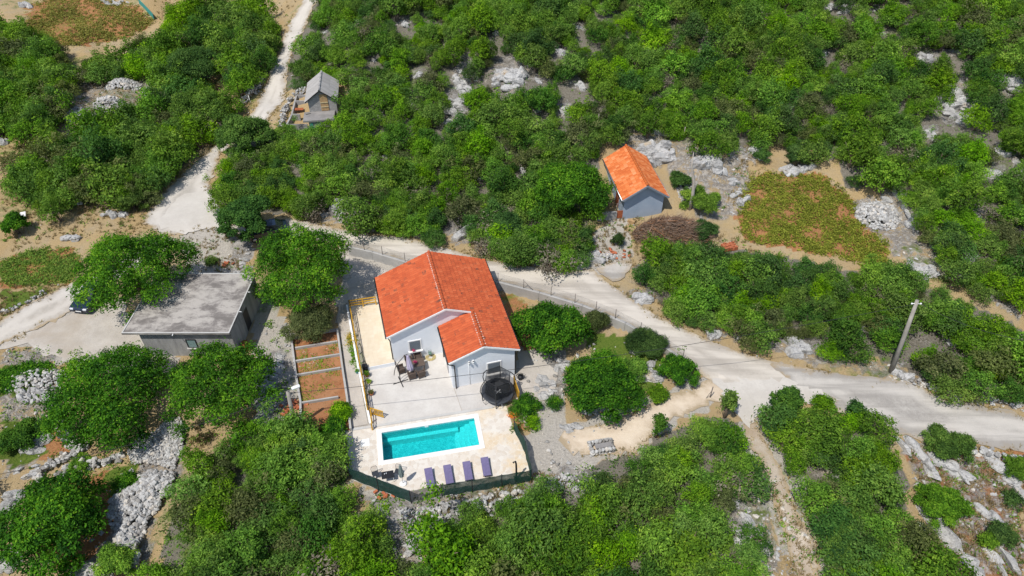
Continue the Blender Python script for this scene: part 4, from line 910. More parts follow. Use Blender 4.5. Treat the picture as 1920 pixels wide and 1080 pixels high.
# heaps and walls of gathered stones
def stones_thing(name, label, cat, pts, s0, s1, seed, base=ICO1, mat='rubble_stone', kind=None):
    r = np.random.default_rng(seed); spec = [(base, p, np.array([1, r.uniform(.65, 1), r.uniform(.5, .8)])*r.uniform(s0, s1), rotm(r)) for p in pts]
    V, F, t = rock_bits(r, spec); c = np.array(pts).mean(0)
    o = link(name, np_mesh(name, V-c, F, [mat], t)); o.location = c; return tag(o, label, cat, None, kind)
def heap(px, py, hw, hh, hgt, n, label, seed, s0=.14, s1=.34, poly=None):
    r = np.random.default_rng(seed); pts = []
    if poly is None:
        c = G(px, py+hh*.5); dep = proj(*c)[2]; wx, wy = hw*dep/FOCAL, hh*dep/FOCAL*1.1
        for i in range(n):
            a, q = r.uniform(0, 6.28), math.sqrt(r.random()); x, y = c[0]+math.cos(a)*q*wx, c[1]+math.sin(a)*q*wy
            pts.append((x, y, float(T(x, y))+hgt*(1-q**2.2)+r.normal()*.03))
    else:
        g = np.array(GP(poly)); lo, hi = g.min(0), g.max(0)
        while len(pts) < n:
            x, y = r.uniform(lo[0], hi[0]), r.uniform(lo[1], hi[1])
            if inpoly([x], [y], [tuple(q) for q in g])[0]:
                dm = np.min(np.linalg.norm(g-np.array([x, y]), axis=1)); pts.append((x, y, float(T(x, y))+hgt*min(1, dm/1.2)+r.normal()*.04))
    return stones_thing('stone_heap', label, 'stone heap', pts, s0, s1, seed)
heap(232, 152, 34, 18, .9, 420, 'far grey heap of field stones at the foot of the wood', 1)
heap(206, 192, 28, 17, 1.2, 420, 'domed grey heap of field stones nearest the far dry grass', 2)
heap(140, 205, 20, 20, .4, 160, 'low spread of grey field stones beside the domed heap', 3)
heap(1642, 392, 40, 34, 1.0, 620, 'large grey heap of stacked stones at the corner of the vine field', 4)
heap(0, 0, 0, 0, .5, 1500, 'long grey scree bank of loose stones sloping down below the fig tree', 5, .1, .24, [(335, 782), (348, 800), (342, 850), (325, 885), (300, 872), (250, 870), (240, 845), (290, 810)])
heap(0, 0, 0, 0, .9, 1300, 'tall grey bank of piled stones between red soil and the lower thicket', 6, .13, .3, [(250, 905), (330, 885), (325, 925), (290, 965), (270, 1000), (262, 1080), (240, 1080), (215, 1000), (205, 960), (215, 930)])
heap(0, 0, 0, 0, .25, 420, 'spread of pale stones under the pool fence', 7, .1, .28, [(735, 955), (800, 950), (1000, 918), (1060, 885), (1090, 905), (1000, 950), (880, 965), (830, 985), (770, 985)])
heap(1140, 478, 18, 9, .3, 90, 'little heap of pale rubble beside the grit patch', 8, .1, .22)
heap(1290, 345, 20, 34, .2, 300, 'tumbled pale stones along the path behind the small orange roofed house', 9, .1, .24)
heap(70, 700, 60, 28, .3, 300, 'bank of loose pale stones above the bean patch', 10, .1, .26)
heap(170, 1066, 40, 16, .6, 220, 'pale stone pile at the bottom edge by the yellowish bush', 11, .12, .28)
def dry_wall(pxs, hgt, wd, label, seed, per=26, s=(.13, .26)):
    r = np.random.default_rng(seed); q = [G(*p) for p in pxs]; pts = []
    for a, b in zip(q[:-1], q[1:]):
        L = np.linalg.norm(b-a)
        nrm = np.array([-(b-a)[1], (b-a)[0]])/max(L, .01)
        for j in range(int(L*per)):
            k = r.random(); c = a+(b-a)*k; e = r.uniform(-.5, .5)*wd; x, y = c[0]+nrm[0]*e, c[1]+nrm[1]*e
            pts.append((x, y, float(T(x, y))+r.random()*hgt))
    return stones_thing('dry_stone_wall', label, 'stone wall', pts, s[0], s[1], seed)
dry_wall([(500, 135), (490, 160), (472, 180), (455, 200)], .9, .7, 'grey dry stone wall curving along the far road', 21)
dry_wall([(108, 890), (140, 882), (165, 878), (190, 870), (215, 862), (235, 858)], .6, .6, 'pale dry stone wall across the red soil terrace', 22, 14, (.2, .4))
dry_wall([(75, 905), (85, 880), (120, 862), (150, 850)], .5, .6, 'crooked dry stone wall above the red soil terrace', 23, 14, (.18, .36))
dry_wall([(540, 195), (558, 180), (575, 172)], .7, .6, 'rubble wall of grey stones beside the stone shed yard', 24)
dry_wall([(528, 240), (532, 220), (540, 200)], .6, .7, 'tumbled grey stones at the gate of the stone shed yard', 25)
dry_wall([(1790, 838), (1840, 850), (1885, 862), (1930, 868)], .5, .5, 'line of grey stones holding up the gravel road', 26, 16, (.16, .34))
dry_wall([(1690, 712), (1730, 722), (1790, 748), (1850, 752), (1920, 765)], .25, .7, 'bank of pale stones along the upper edge of the gravel road', 27, 14, (.12, .28))
dry_wall([(105, 770), (115, 800), (130, 830), (160, 845)], .6, .8, 'pale stone wall beneath the wide dark fig tree', 28, 16, (.18, .36))
dry_wall([(0, 590), (40, 575), (85, 550)], .3, .4, 'low row of stones at the field edge by the lower road', 29, 10, (.12, .26))
dry_wall([(620, 160), (605, 172)], .4, .4, 'short row of stones at the eaves of the stone shed', 30, 12)
# stones scattered everywhere on bare ground
def rubble():
    r = np.random.default_rng(77); N = 60000; px = r.uniform(-20, 1940, N); py = r.uniform(-5, 1100, N)
    zones = [([(120, 130), (320, 140), (330, 190), (210, 215), (110, 230)], .5), ([(240, 840), (345, 780), (350, 850), (330, 900), (290, 960), (270, 1080), (140, 1080), (220, 970)], .8), ([(0, 650), (110, 660), (180, 690), (110, 780), (60, 870), (0, 900)], .35),
      ([(1690, 820), (1760, 830), (1920, 870), (1920, 1080), (1800, 1080), (1720, 940)], .6), ([(1670, 350), (1720, 400), (1800, 500), (1920, 560), (1920, 610), (1820, 545), (1720, 510), (1660, 460), (1590, 380)], .6), ([(1135, 240), (1300, 260), (1420, 280), (1390, 400), (1320, 420), (1260, 330), (1160, 270)], .6),
      ([(660, 930), (1000, 905), (1060, 870), (1110, 890), (1000, 960), (800, 1000), (790, 1080), (720, 1080), (740, 1000)], .9), ([(600, 375), (660, 375), (760, 430), (600, 420)], .6), ([(850, 420), (900, 440), (1180, 450), (1180, 500), (1000, 490)], .4), ([(1310, 610), (1500, 650), (1700, 690), (1900, 760), (1700, 715), (1480, 670)], .5),
      ([(1400, 930), (1440, 940), (1490, 1080), (1420, 1080)], .8), ([(1000, 670), (1060, 660), (1070, 740), (1020, 790), (980, 740)], .7), ([(340, 425), (470, 440), (470, 510), (350, 510)], .3), ([(480, 600), (540, 590), (555, 800), (480, 800)], .8), ([(1010, 800), (1080, 800), (1080, 860), (1040, 930), (1005, 900)], .6),
      ([(100, 100), (450, 150), (450, 480), (100, 480)], .05), ([(0, 380), (140, 400), (140, 480), (0, 480)], .05), ([(0, 850), (240, 850), (260, 1080), (0, 1080)], .25), ([(1430, 850), (1560, 1000), (1560, 1080), (1480, 1080)], .4), ([(1080, 640), (1290, 640), (1290, 740), (1080, 800)], .35), ([(1110, 400), (1400, 420), (1400, 500), (1180, 520)], .12)]
    pr = np.zeros(N)
    for q, w_ in zones: pr = np.maximum(pr, inpoly(px, py, q)*w_)
    clump = np.sin(px*.11+py*.07)*np.sin(py*.13-px*.05); ok = r.random(N) < pr*(.55+.6*clump)*.55
    px, py = px[ok], py[ok]; print('rubble', len(px))
    Vs, Fs, Ts = [], [], []; o = 0
    lib = [stone(r, ICO1, 10)[0]*np.array([1, .8, .6]) for _ in range(24)]
    for a, b in zip(px, py):
        c = G(a, b); s = .07+.2*r.random()**2.5; v = (lib[r.integers(24)]*s)@rotm(r).T+c+np.array([0, 0, s*.25]); Vs.append(v); Fs.append(ICO1[1]+o); o += len(v); Ts.append(np.full(len(ICO1[1]), r.random()))
    ob = link('rubble', np_mesh('rubble', np.concatenate(Vs), np.concatenate(Fs), ['rubble_stone'], np.concatenate(Ts))); tag(ob, 'loose pale stones scattered over the bare ground', 'rubble', None, 'stuff')
rubble()

# ------------------------------------------------------------------ ground cover: dry grass, weeds, crops
def cover(name, label, cat, polys, n, mat, h0, h1, blades, wd, seed, lean=.5, broad=False, avoid=()):
    r = np.random.default_rng(seed); pts = []
    allp = np.concatenate([np.array(q, float) for q in polys]); lo, hi = allp.min(0), allp.max(0)
    px, py = r.uniform(lo[0], hi[0], n*6), r.uniform(lo[1], hi[1], n*6)
    ok = mask_soft(px+r.normal(size=len(px))*(5 if broad else 2), py+r.normal(size=len(px))*(3 if broad else 1), polys) > 0
    for q in avoid: ok &= ~inpoly(px, py, q)
    cl = np.sin(px*.06+1)*np.sin(py*.09)+r.normal(size=len(px))*.5
    ok &= cl > (-.5 if broad else -.35)
    px, py = px[ok][:n], py[ok][:n]
    c = np.array([G(a, b) for a, b in zip(px, py)]); k = len(c)
    s = r.uniform(h0, h1, k); b = np.repeat(c, blades, 0); S = np.repeat(s, blades)[:, None]; m_ = len(b)
    if broad:
        p = b+r.normal(size=(m_, 3))*S*np.array([.6, .6, .0])+np.array([0, 0, 1])*S*r.uniform(.15, .9, (m_, 1))
        nrm = unit(np.array([0, 0, .8])+r.normal(size=(m_, 3))*.5); ax = unit(np.cross(nrm, unit(r.normal(size=(m_, 3))))); bx = np.cross(nrm, ax); w_ = wd*r.uniform(.6, 1.3, (m_, 1))
        V = np.stack([p-ax*w_, p+bx*w_*.6, p+ax*w_, p-bx*w_*.6], 1).reshape(-1, 3)
    else:
        b = b+r.normal(size=(m_, 3))*np.array([.1, .1, 0])*S*2; d = unit(np.array([0, 0, 1])+r.normal(size=(m_, 3))*lean); sd = unit(np.cross(d, unit(r.normal(size=(m_, 3)))))*wd
        V = np.stack([b-sd, b+sd, b+d*S+sd*.3, b+d*S-sd*.3], 1).reshape(-1, 3)
    tone = np.clip(np.repeat(r.uniform(.1, .8, k), blades)+r.normal(size=m_)*.15, 0, 1)
    o = link(name, np_mesh(name, V, np.arange(len(V)).reshape(-1, 4), [mat], tone)); tag(o, label, cat, None, 'stuff')
cover('crop_plants', 'low green vines covering the reddish field beyond the brushwood pile', 'vines', [FIELD_R], 2500, 'leaf_vine', .15, .36, 14, .085, 1, broad=True)
cover('crop_plants', 'sparse green vines on the far brown field', 'vines', [FIELD_T], 2600, 'leaf_vine', .15, .38, 12, .1, 2, broad=True)
cover('crop_plants', 'green rows of plants on the red field beside the lower road', 'crops', [FIELD_L], 1000, 'leaf_bright', .15, .34, 11, .08, 3, broad=True)
cover('crop_plants', 'thin bluish seedlings on the small far plot', 'crops', [FIELD_S], 300, 'leaf_olive', .15, .3, 10, .1, 4, broad=True)
cover('bean_plants', 'low green bean plants on the patch beside the stone bank', 'crops', [[(0, 695), (70, 682), (105, 690), (60, 715), (0, 740)]], 260, 'leaf_deep', .2, .4, 16, .1, 5, broad=True)
def cover_edges():
    """ragged verge: dry tufts and grit along the road edges"""
    r = np.random.default_rng(91); pts = []
    for poly in (ROAD_TOP[1:22], ROAD_FAR[2:], TRACK_PX, [(0, 600), (60, 566), (128, 534)], [(0, 648), (40, 632), (100, 605)], [(1610, 706), (1720, 722), (1830, 760), (1920, 785)], [(1920, 850), (1830, 840), (1760, 834), (1690, 817), (1640, 792), (1580, 772)], [(1240, 800), (1215, 835), (1150, 855), (1080, 852)], [(1300, 728), (1210, 765), (1110, 800)]):
        for a, b in zip(poly[:-1], poly[1:]):
            a, b = G(*a), G(*b); L = np.linalg.norm(b-a); n = np.array([-(b-a)[1], (b-a)[0]])/max(L, .01)
            for j in range(int(L*7)):
                q = a+(b-a)*r.random(); e = r.normal()*.32; pts.append((q[0]+n[0]*e, q[1]+n[1]*e))
    pts = np.array(pts); keep = (np.sin(pts[:, 0]*.9)*np.sin(pts[:, 1]*1.1+1)+r.normal(size=len(pts))*.5) > -.1; pts = pts[keep]; k = len(pts)
    z = T(pts[:, 0], pts[:, 1])+.03; b = np.repeat(np.stack([pts[:, 0], pts[:, 1], z], 1), 9, 0); m_ = len(b); S = np.repeat(r.uniform(.1, .34, k), 9)[:, None]
    b = b+r.normal(size=(m_, 3))*np.array([.12, .12, 0])*S*2; d = unit(np.array([0, 0, 1])+r.normal(size=(m_, 3))*.6); sd = unit(np.cross(d, unit(r.normal(size=(m_, 3)))))*.022
    V = np.stack([b-sd, b+sd, b+d*S+sd*.3, b+d*S-sd*.3], 1).reshape(-1, 3); tone = np.repeat(r.uniform(0, .8, k), 9)
    o = link('verge_grass', np_mesh('verge_grass', V, np.arange(len(V)).reshape(-1, 4), ['leaf_dry'], tone)); tag(o, 'ragged dry grass growing along the road edges', 'grass', None, 'stuff')
    r2 = np.random.default_rng(92); Vs, Fs, Ts, o_ = [], [], [], 0; lib = [stone(r2, ICO1, 9)[0]*np.array([1, .8, .6]) for _ in range(12)]
    for x, y in pts[r2.random(k) < .55]:
        s_ = .03+.11*r2.random()**2; v = (lib[r2.integers(12)]*s_)@rotm(r2).T+np.array([x+r2.normal()*.25, y+r2.normal()*.25, float(T(x, y))+.07]); Vs.append(v); Fs.append(ICO1[1]+o_); o_ += len(v); Ts.append(np.full(len(ICO1[1]), r2.random()))
    ob = link('verge_stones', np_mesh('verge_stones', np.concatenate(Vs), np.concatenate(Fs), ['rubble_stone'], np.concatenate(Ts))); tag(ob, 'small loose stones along the road edges', 'stones', None, 'stuff')
GRASS = [[(0, 250), (60, 270), (120, 440), (0, 480)], [(110, 130), (330, 150), (330, 200), (110, 240)], [(430, 110), (470, 120), (470, 200), (425, 180)], [(250, 395), (390, 280), (400, 300), (280, 400)], [(1110, 400), (1200, 400), (1200, 500), (1100, 500)], [(1190, 450), (1420, 440), (1420, 480), (1200, 500)], [(0, 540), (120, 520), (130, 545), (0, 600)], [(880, 440), (1110, 480), (1110, 506), (880, 480)], [(1190, 540), (1350, 610), (1340, 635), (1190, 560)], [(340, 430), (450, 430), (460, 510), (350, 510)], [(170, 370), (300, 390), (260, 440), (120, 450)], [(1700, 840), (1920, 870), (1920, 1080), (1780, 1080)], [(1395, 270), (1440, 280), (1400, 400), (1350, 420)], [(340, 800), (380, 790), (370, 850), (330, 870)], [(1630, 460), (1760, 520), (1850, 545), (1700, 520)], [(560, 180), (530, 250), (515, 230)], [(280, 0), (340, 0), (330, 30), (290, 40)], [(460, 0), (560, 0), (540, 30), (500, 60)], [(30, 70), (60, 20), (45, 60)], [(940, 900), (1060, 880), (1050, 930), (760, 980)], [(1440, 900), (1550, 1010), (1530, 1080), (1480, 1080)], [(350, 830), (420, 800), (360, 860)]]
AV = [ROAD_FAR, FIELD_L, FIELD_R]
cover('undergrowth', 'low green undergrowth and grey stems filling the gaps between the bushes', 'undergrowth', list(FORESTS.values()), 5200, 'leaf_mid', .15, .5, 14, .075, 8, broad=True, avoid=[ROAD_FAR, ROAD_TOP, TRACK_PX, DRIVE_PX])
cover('dry_grass', 'tufts of dry yellow grass on the verges and clearings', 'grass', GRASS, 8000, 'leaf_dry', .15, .42, 10, .024, 6, avoid=AV)
cover_edges()
cover('weeds', 'small green weeds dotted over the clearings and stony ground', 'weeds', GRASS+[[(660, 930), (1000, 905), (1000, 960), (760, 990)], [(480, 600), (540, 600), (550, 800), (490, 800)], [(1080, 640), (1290, 650), (1240, 740), (1090, 780)], [(0, 650), (300, 660), (100, 780), (0, 800)], [(60, 850), (260, 860), (240, 960), (80, 1000)]], 1900, 'leaf_mid', .12, .38, 12, .08, 7, broad=True, avoid=AV)

# ------------------------------------------------------------------ the white house
HA = R(15.4); HO = P(725, 633, 3.2); HM = Matrix.Translation((HO[0], HO[1], 0)) @ Matrix.Rotation(HA, 4, 'Z')
HINV = HM.inverted()
def hloc(p): return HINV @ Vector(p)
def slope(mb, p0, e, s, Le, Ls, pitch=.27, course=.36, amp=.06, step=.045, uo=0, sub=4):
    """tiled roof slope: columns run down the slope, courses overlap"""
    p0, e, s = Vector(p0), Vector(e).normalized(), Vector(s).normalized(); n = e.cross(s).normalized()
    nc = max(1, round(Le/pitch)); nr = max(1, round(Ls/course)); pw, ch = Le/nc, Ls/nr
    prof = [0, .75, 1, .75] if sub == 4 else [0, 1]
    us = [(c+k/sub)*pw for c in range(nc) for k in range(sub)]+[Le]; hs = [prof[k]*amp for c in range(nc) for k in range(sub)]+[0]
    vs, fs, uv = [], [], []; m = len(us)
    for r in range(nr):
        for t, lift in ((0, step), (1, 0.0)):
            for u, h in zip(us, hs): vs.append(p0+e*u+s*((r+t)*ch)+n*(h+lift))
    for r in range(nr):
        a, b = 2*r*m, (2*r+1)*m
        for i in range(m-1):
            cidx = i//sub; q = (i % sub+.5)/sub
            fs.append((a+i, a+i+1, b+i+1, b+i)); uv.append([(cidx+q+uo, r+.1), (cidx+q+uo, r+.1), (cidx+q+uo, r+.9), (cidx+q+uo, r+.9)])
            if r > 0:
                d = (2*r-1)*m; fs.append((d+i, d+i+1, a+i+1, a+i)); uv.append([(cidx+q+uo, r+.1)]*4)
    mb.add(vs, fs, 0, uv)
    # board under the tiles
    o = p0-n*.02; A, B, Cc, D = o, o+e*Le, o+e*Le+s*Ls, o+s*Ls; w_ = n*-.11
    mb.add([A, B, Cc, D, A+w_, B+w_, Cc+w_, D+w_], [(0, 1, 2, 3), (7, 6, 5, 4), (0, 4, 5, 1), (1, 5, 6, 2), (2, 6, 7, 3), (3, 7, 4, 0)], 1)
def ridge_caps(mb, a, b, rad=.13, seg=.36, mi=0):
    a, b = Vector(a), Vector(b); d = (b-a); L = d.length; d.normalize(); k = max(1, round(L/seg)); sd = d.cross(Vector((0, 0, 1))).normalized(); up = sd.cross(d)
    for i in range(k):
        p, q = a+d*(L*i/k), a+d*(L*(i+1)/k+.03); vs = []
        for c, rr in ((p, rad*1.08), (q, rad*.9)):
            for j in range(7):
                t = math.pi*j/6; vs.append(c+sd*(math.cos(t)*rr)+up*(math.sin(t)*rr*.8-.02))
        mb.add(vs, [(j, j+1, 7+j+1, 7+j) for j in range(6)]+[tuple(range(7))], mi, None, True)
def window_on(parent, u0, u1, z0, z1, v, mat_frame='white_stone', slats=True, sill=True):
    """shuttered window in a wall whose outside faces local -y"""
    fr = MB(); b = .1
    fr.box((u0-b, v-.05, z1), (u1+b, v+.02, z1+b)); fr.box((u0-b, v-.05, z0), (u0, v+.02, z1)); fr.box((u1, v-.05, z0), (u1+b, v+.02, z1))
    f = fr.build('window', mat_frame, parent)
    pn = MB(); pn.box((u0, v-.012, z0), (u1, v+.015, z1)); pn.build('pane', 'glass_dark', f)
    if slats:
        sl = MB(); n = int((z1-z0)/.085); zz = z0+.12
        while zz < z1-.02:
            sl.bar((u0+.02, v-.03, zz), (u1-.02, v-.03, zz), .035, .05); zz += .088
        sl.build('shutter', 'slat_grey', f)
    if sill:
        s = MB(); s.box((u0-b-.06, v-.2, z0-.09), (u1+b+.06, v+.015, z0)); s.build('sill', 'white_stone', f)
    return f
def white_house():
    H = empty('white_house', (HO[0], HO[1], 0), HA, 'white house with weathered orange tile roof and a lower front wing by the pool', 'house')
    W = MB()
    W.extr([(.3, -.3), (9.6, -.3), (9.6, 3.12), (4.92, 4.93), (.3, 3.12)], (1, 0, 0), (0, 0, 1), (0, 1, 0), (0, .2, 0), 7.3)
    W.build('wall', 'white_render', H)
    W = MB(); W.extr([(4.45, -.3), (9.55, -.3), (9.55, 3.13), (7.05, 4.12), (4.45, 3.1)], (1, 0, 0), (0, 0, 1), (0, 1, 0), (0, -3.85, 0), 4.03); W.build('wall', 'white_render', H)
    g = .392; B = MB()
    slope(B, (0, 7.7, 3.2), (0, -1, 0), (1, 0, g), 7.7, 4.92*math.hypot(1, g))
    slope(B, (9.9, 0, 3.2), (0, 1, 0), (-1, 0, g*4.92/4.98), 7.7, 4.98*math.hypot(1, g*.988), uo=60)
    rf = B.build('roof', ['tiles_old', 'white_paint'], H)
    B = MB(); slope(B, (9.9, -4.05, 3.2), (0, 1, 0), (-1, 0, g*.988), 4.05, 2.87*math.hypot(1, g*.988), uo=140)
    slope(B, (4.22, .18, 3.2), (0, -1, 0), (1, 0, .389), 4.23, 2.83*math.hypot(1, .389), uo=180)
    wing = B.build('wing_roof', ['tiles_old', 'white_paint'], H)
    B = MB(); ridge_caps(B, (4.92, -.02, 5.15), (4.92, 7.7, 5.15)); B.build('ridge_cap', 'ridge_clay', rf)
    B = MB(); ridge_caps(B, (7.05, -4.07, 4.32), (7.05, 0, 4.32)); B.build('ridge_cap', 'ridge_clay', wing)
    r_ = random.Random(3)                                # lumps of mortar along the ridges
    for (x, z, y0, y1, sd) in ((4.92, 5.12, 0, 7.6, -.17), (7.05, 4.29, -4, -.1, -.17), (7.05, 4.29, -4, -.1, .17)):
        y = y0; B = MB()
        while y < y1:
            L = r_.uniform(.08, .2); B.bar((x+sd, y, z-.03), (x+sd, min(y1, y+L), z-.03), .08, .08); y += L+r_.uniform(.02, .1)
        B.build('mortar', 'mortar', rf if x < 5 else wing)
    B = MB()
    for a, b in (((-.02, -.05, 3.15), (4.92, -.05, 5.075)), ((4.92, -.05, 5.075), (6.95, -.05, 4.27))): B.bar(a, b, .06, .15)
    B.build('verge', 'white_paint', rf)
    B = MB()
    for a, b in (((4.24, -4.1, 3.14), (7.05, -4.1, 4.235)), ((7.05, -4.1, 4.235), (9.92, -4.1, 3.13))): B.bar(a, b, .06, .14)
    B.build('verge', 'white_paint', wing)
    for nm, pts, par in (('gutter', [(-.07, 7.7, 3.16), (-.07, -.05, 3.14)], rf), ('gutter', [(9.97, 7.7, 3.16), (9.97, -4.1, 3.13)], rf), ('gutter', [(4.15, .1, 3.16), (4.15, -4.1, 3.13)], wing)):
        B = MB(); B.tube(pts, .065, 8); B.build(nm, 'dark_metal', par)
    for pts in ([(4.15, -4.0, 3.1), (4.3, -4.02, 2.95), (4.66, -3.97, 2.7), (4.68, -3.97, .9), (4.68, -3.97, .02)], [(9.97, -3.7, 3.1), (9.75, -3.7, 2.85), (9.66, -3.7, 2.6), (9.66, -3.7, .05)], [(-.07, .3, 3.1), (.1, .3, 2.8), (.22, .24, 2.5), (.22, .24, .4)], [(4.2, -.3, 3.1), (4.38, -.3, 2.85), (4.38, -.3, .05)]):
        B = MB(); B.tube(pts, .05, 8); B.build('downpipe', 'dark_metal', H)
    window_on(H, 1.72, 2.6, .98, 2.05, .2)
    window_on(H, 7.35, 8.35, .85, 2.05, -3.85)
    # door in the side of the wing that faces the patio
    D = MB(); D.box((4.4, -2.55, .02), (4.46, -1.55, 2.2)); d = D.build('door', 'white_paint', H)
    D = MB(); D.box((4.37, -2.42, .25), (4.41, -1.68, 2.05)); D.build('pane', 'door_glass', d)
    D = MB(); D.box((4.34, -1.66, 1.0), (4.4, -1.6, 1.15)); D.build('handle', 'steel', d)
    D = MB(); D.box((4.41, -1.0, 1.1), (4.46, -.4, 2.0)); f = D.build('window', 'white_paint', H); D = MB(); D.box((4.39, -.93, 1.17), (4.42, -.47, 1.93)); D.build('pane', 'glass_dark', f)
    for u in (5.83, 6.17):      # spotlights under the eaves of the wing
        B = MB(); B.box((u-.06, -3.98, 2.6), (u+.06, -3.84, 2.85)); B.lathe([(.075, 0), (.075, .16)], 10, 0, (u, -4.03, 2.66)); l_ = B.build('wall_lamp', 'white_paint', H)
        B = MB(); B.lathe([(.06, 0), (.06, .012)], 10, 0, (u, -4.03, 2.822)); B.build('lens', 'glass_dark', l_)
    B = MB(); B.tube([(5.83, -3.87, 2.62), (5.83, -3.87, .1)], .02, 6); B.build('cable_duct', 'white_paint', H)
    B = MB(); B.tube([(4.2, .12, 4.18), (4.2, .0, 4.5), (4.35, .0, 4.62)], .03, 6); B.build('flue', 'white_paint', H)
    B = MB(); B.box((2.5, -.02, 4.0), (2.72, .21, 4.06)); B.build('vent', 'white_paint', H)
white_house()
def hw(u, v, z=0.0): return tuple(HM @ Vector((u, v, z)))
# terrace of pale tiles
mb = MB(); mb.prism([(-2.62, 7.9), (-1.92, -.12), (.29, -.1), (.29, 8.0)][::-1], -.1, .35)
o = mb.build('terrace', ['terrace_tile']); o.location = (HO[0], HO[1], 0); o.rotation_euler = (0, 0, HA); o['kind'] = 'structure'
mb = MB(); mb.box((-1.93, -.17, -.05), (.29, -.13, .39)); o = mb.build('terrace_skirting', 'white_render'); o.location = (HO[0], HO[1], 0); o.rotation_euler = (0, 0, HA); o['kind'] = 'structure'
# the wooden railing round the terrace and down the patio edge
def railing(pts, label, zs, posts, hgt=.98, rails=(.35, .62, .92), mat='yellow_wood', name='wooden_railing'):
    t = empty(name, (pts[0][0], pts[0][1], zs[0]), 0, label, 'railing'); o0 = Vector((pts[0][0], pts[0][1], zs[0]))
    for k in range(len(pts)-1):
        a, b = Vector((*pts[k][:2], zs[k]))-o0, Vector((*pts[k+1][:2], zs[k+1]))-o0
        for h in rails:
            m = MB(); m.bar(a+Vector((0, 0, h)), b+Vector((0, 0, h)), .035, .12); m.build('rail', mat, t)
        n = posts[k]
        for j in range(n+1):
            if j == n and k < len(pts)-2: continue
            c = a+(b-a)*j/n; m = MB(); m.box((c.x-.045, c.y-.045, c.z-.05), (c.x+.045, c.y+.045, c.z+hgt)); m.build('post', mat, t)
    return t
RA, RB, RC = P(654, 563, 1.33), P(674, 681, 1.3), P(687, 757, .98)
RBK = P(703, 556, 1.33)
railing([RA, RB], 'long brown and yellow wooden railing along the tiled terrace', [.35, .35], [7])
railing([RBK, RA], 'short bright yellow wooden railing across the back end of the tiled terrace', [.35, .35], [2])
railing([RB+np.array([0.04, -.12, 0]), RC], 'brown wooden railing along the patio edge beside the flower pots', [.02, .02], [5])
railing([P(694, 766, .9), P(697, 799, .5)], 'short low wooden railing from the open gate to the pool kerb', [.02, .02], [2], .8, (.3, .7))
mb = MB(); q0, q1, q2 = P(651, 575, 0), P(672, 690, 0), P(695, 797, 0)
for a, b in ((q0, q1), (q1, q2)): mb.bar((a[0], a[1], .08), (b[0], b[1], .08), .16, .3)
o = mb.build('path_kerb', 'white_render'); o['kind'] = 'structure'
def slat_gate(name, label, a, b, h, n, mat, rz=None, gap=.45):
    a, b = Vector(a), Vector(b); t = empty(name, a, 0, label, 'gate'); d = b-a; L = d.length; d.normalize()
    for z in (.14, h-.08):
        m = MB(); m.bar((0, 0, z), d*L+Vector((0, 0, z)), .05, .09); m.build('crossbar', mat, t)
    for i in range(n):
        c = d*(L*(i+.5)/n); w_ = L/n*(1-gap); m = MB(); m.bar(c-d*w_/2+Vector((0, 0, h/2)), c+d*w_/2+Vector((0, 0, h/2)), .03, h-.06); m.build('slat', mat, t)
    return t
ga, gb = P(693, 762, 1.0), P(717.5, 770, .95)
slat_gate('garden_gate', 'yellow slatted wooden gate standing open on the patio above the pool', (ga[0], ga[1], .06), (gb[0], gb[1], .06), .85, 8, 'yellow_wood')
mb = MB(); mb.box((ga[0]-.09, ga[1]-.05, 0), (ga[0]+.01, ga[1]+.05, 1.05)); o = mb.build('gate_post', 'brown_wood'); tag(o, 'brown post carrying the open yellow gate', 'post')
ga, gb = P(963, 716, .5), P(973.5, 750, .3)
slat_gate('fence_panel', 'bright yellow board fence panel beside the trampoline', (ga[0], ga[1], .02), (gb[0], gb[1], .02), 1.25, 9, 'yellow_wood', gap=.04)['category'] = 'fence'

# ------------------------------------------------------------------ pool
def swimming_pool():
    t = empty('swimming_pool', (PC[0], PC[1], 0), PA, 'rectangular turquoise swimming pool with white coping and steps at one end', 'pool')
    m = MB(); a, b, z0, z1 = PL, PW, .0, .075; c = .36
    m.box((-a-c, b, z0), (a+c, b+c, z1)); m.box((-a-c, -b-c, z0), (a+c, -b, z1)); m.box((-a-c, -b, z0), (-a, b, z1)); m.box((a, -b, z0), (a+c, b, z1)); m.build('coping', 'white_stone', t)
    m = MB(); D = -1.3; e = .08
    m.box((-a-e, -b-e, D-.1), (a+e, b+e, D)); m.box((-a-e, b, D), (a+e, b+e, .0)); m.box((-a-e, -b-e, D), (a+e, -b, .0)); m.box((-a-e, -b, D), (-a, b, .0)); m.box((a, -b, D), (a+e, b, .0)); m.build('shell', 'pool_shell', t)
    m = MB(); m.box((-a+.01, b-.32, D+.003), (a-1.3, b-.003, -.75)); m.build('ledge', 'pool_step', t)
    for k in range(4):
        w_ = .4+.36*k; zt = -.28-.25*k; pts = [(a-.003*k-.002, -b+.4*(k > 0)*0+.003), (a-.003*k-.002, b-.34+.33)]
        arc = [(a-w_-.22*math.sin(math.pi*i/10), b-.004-(2*b-.008)*i/10) for i in range(11)]
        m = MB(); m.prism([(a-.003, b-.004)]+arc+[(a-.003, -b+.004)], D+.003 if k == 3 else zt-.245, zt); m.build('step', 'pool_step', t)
    m = MB(); z = -.13; m.add([(-a, -b, z), (a, -b, z), (a, b, z), (-a, b, z)], [(0, 1, 2, 3)]); m.build('water', 'pool_water', t)
    m = MB(); m.box((-.28, b-.02, -.2), (.0, b+.03, .0)); m.build('skimmer', 'white_paint', t)
swimming_pool()
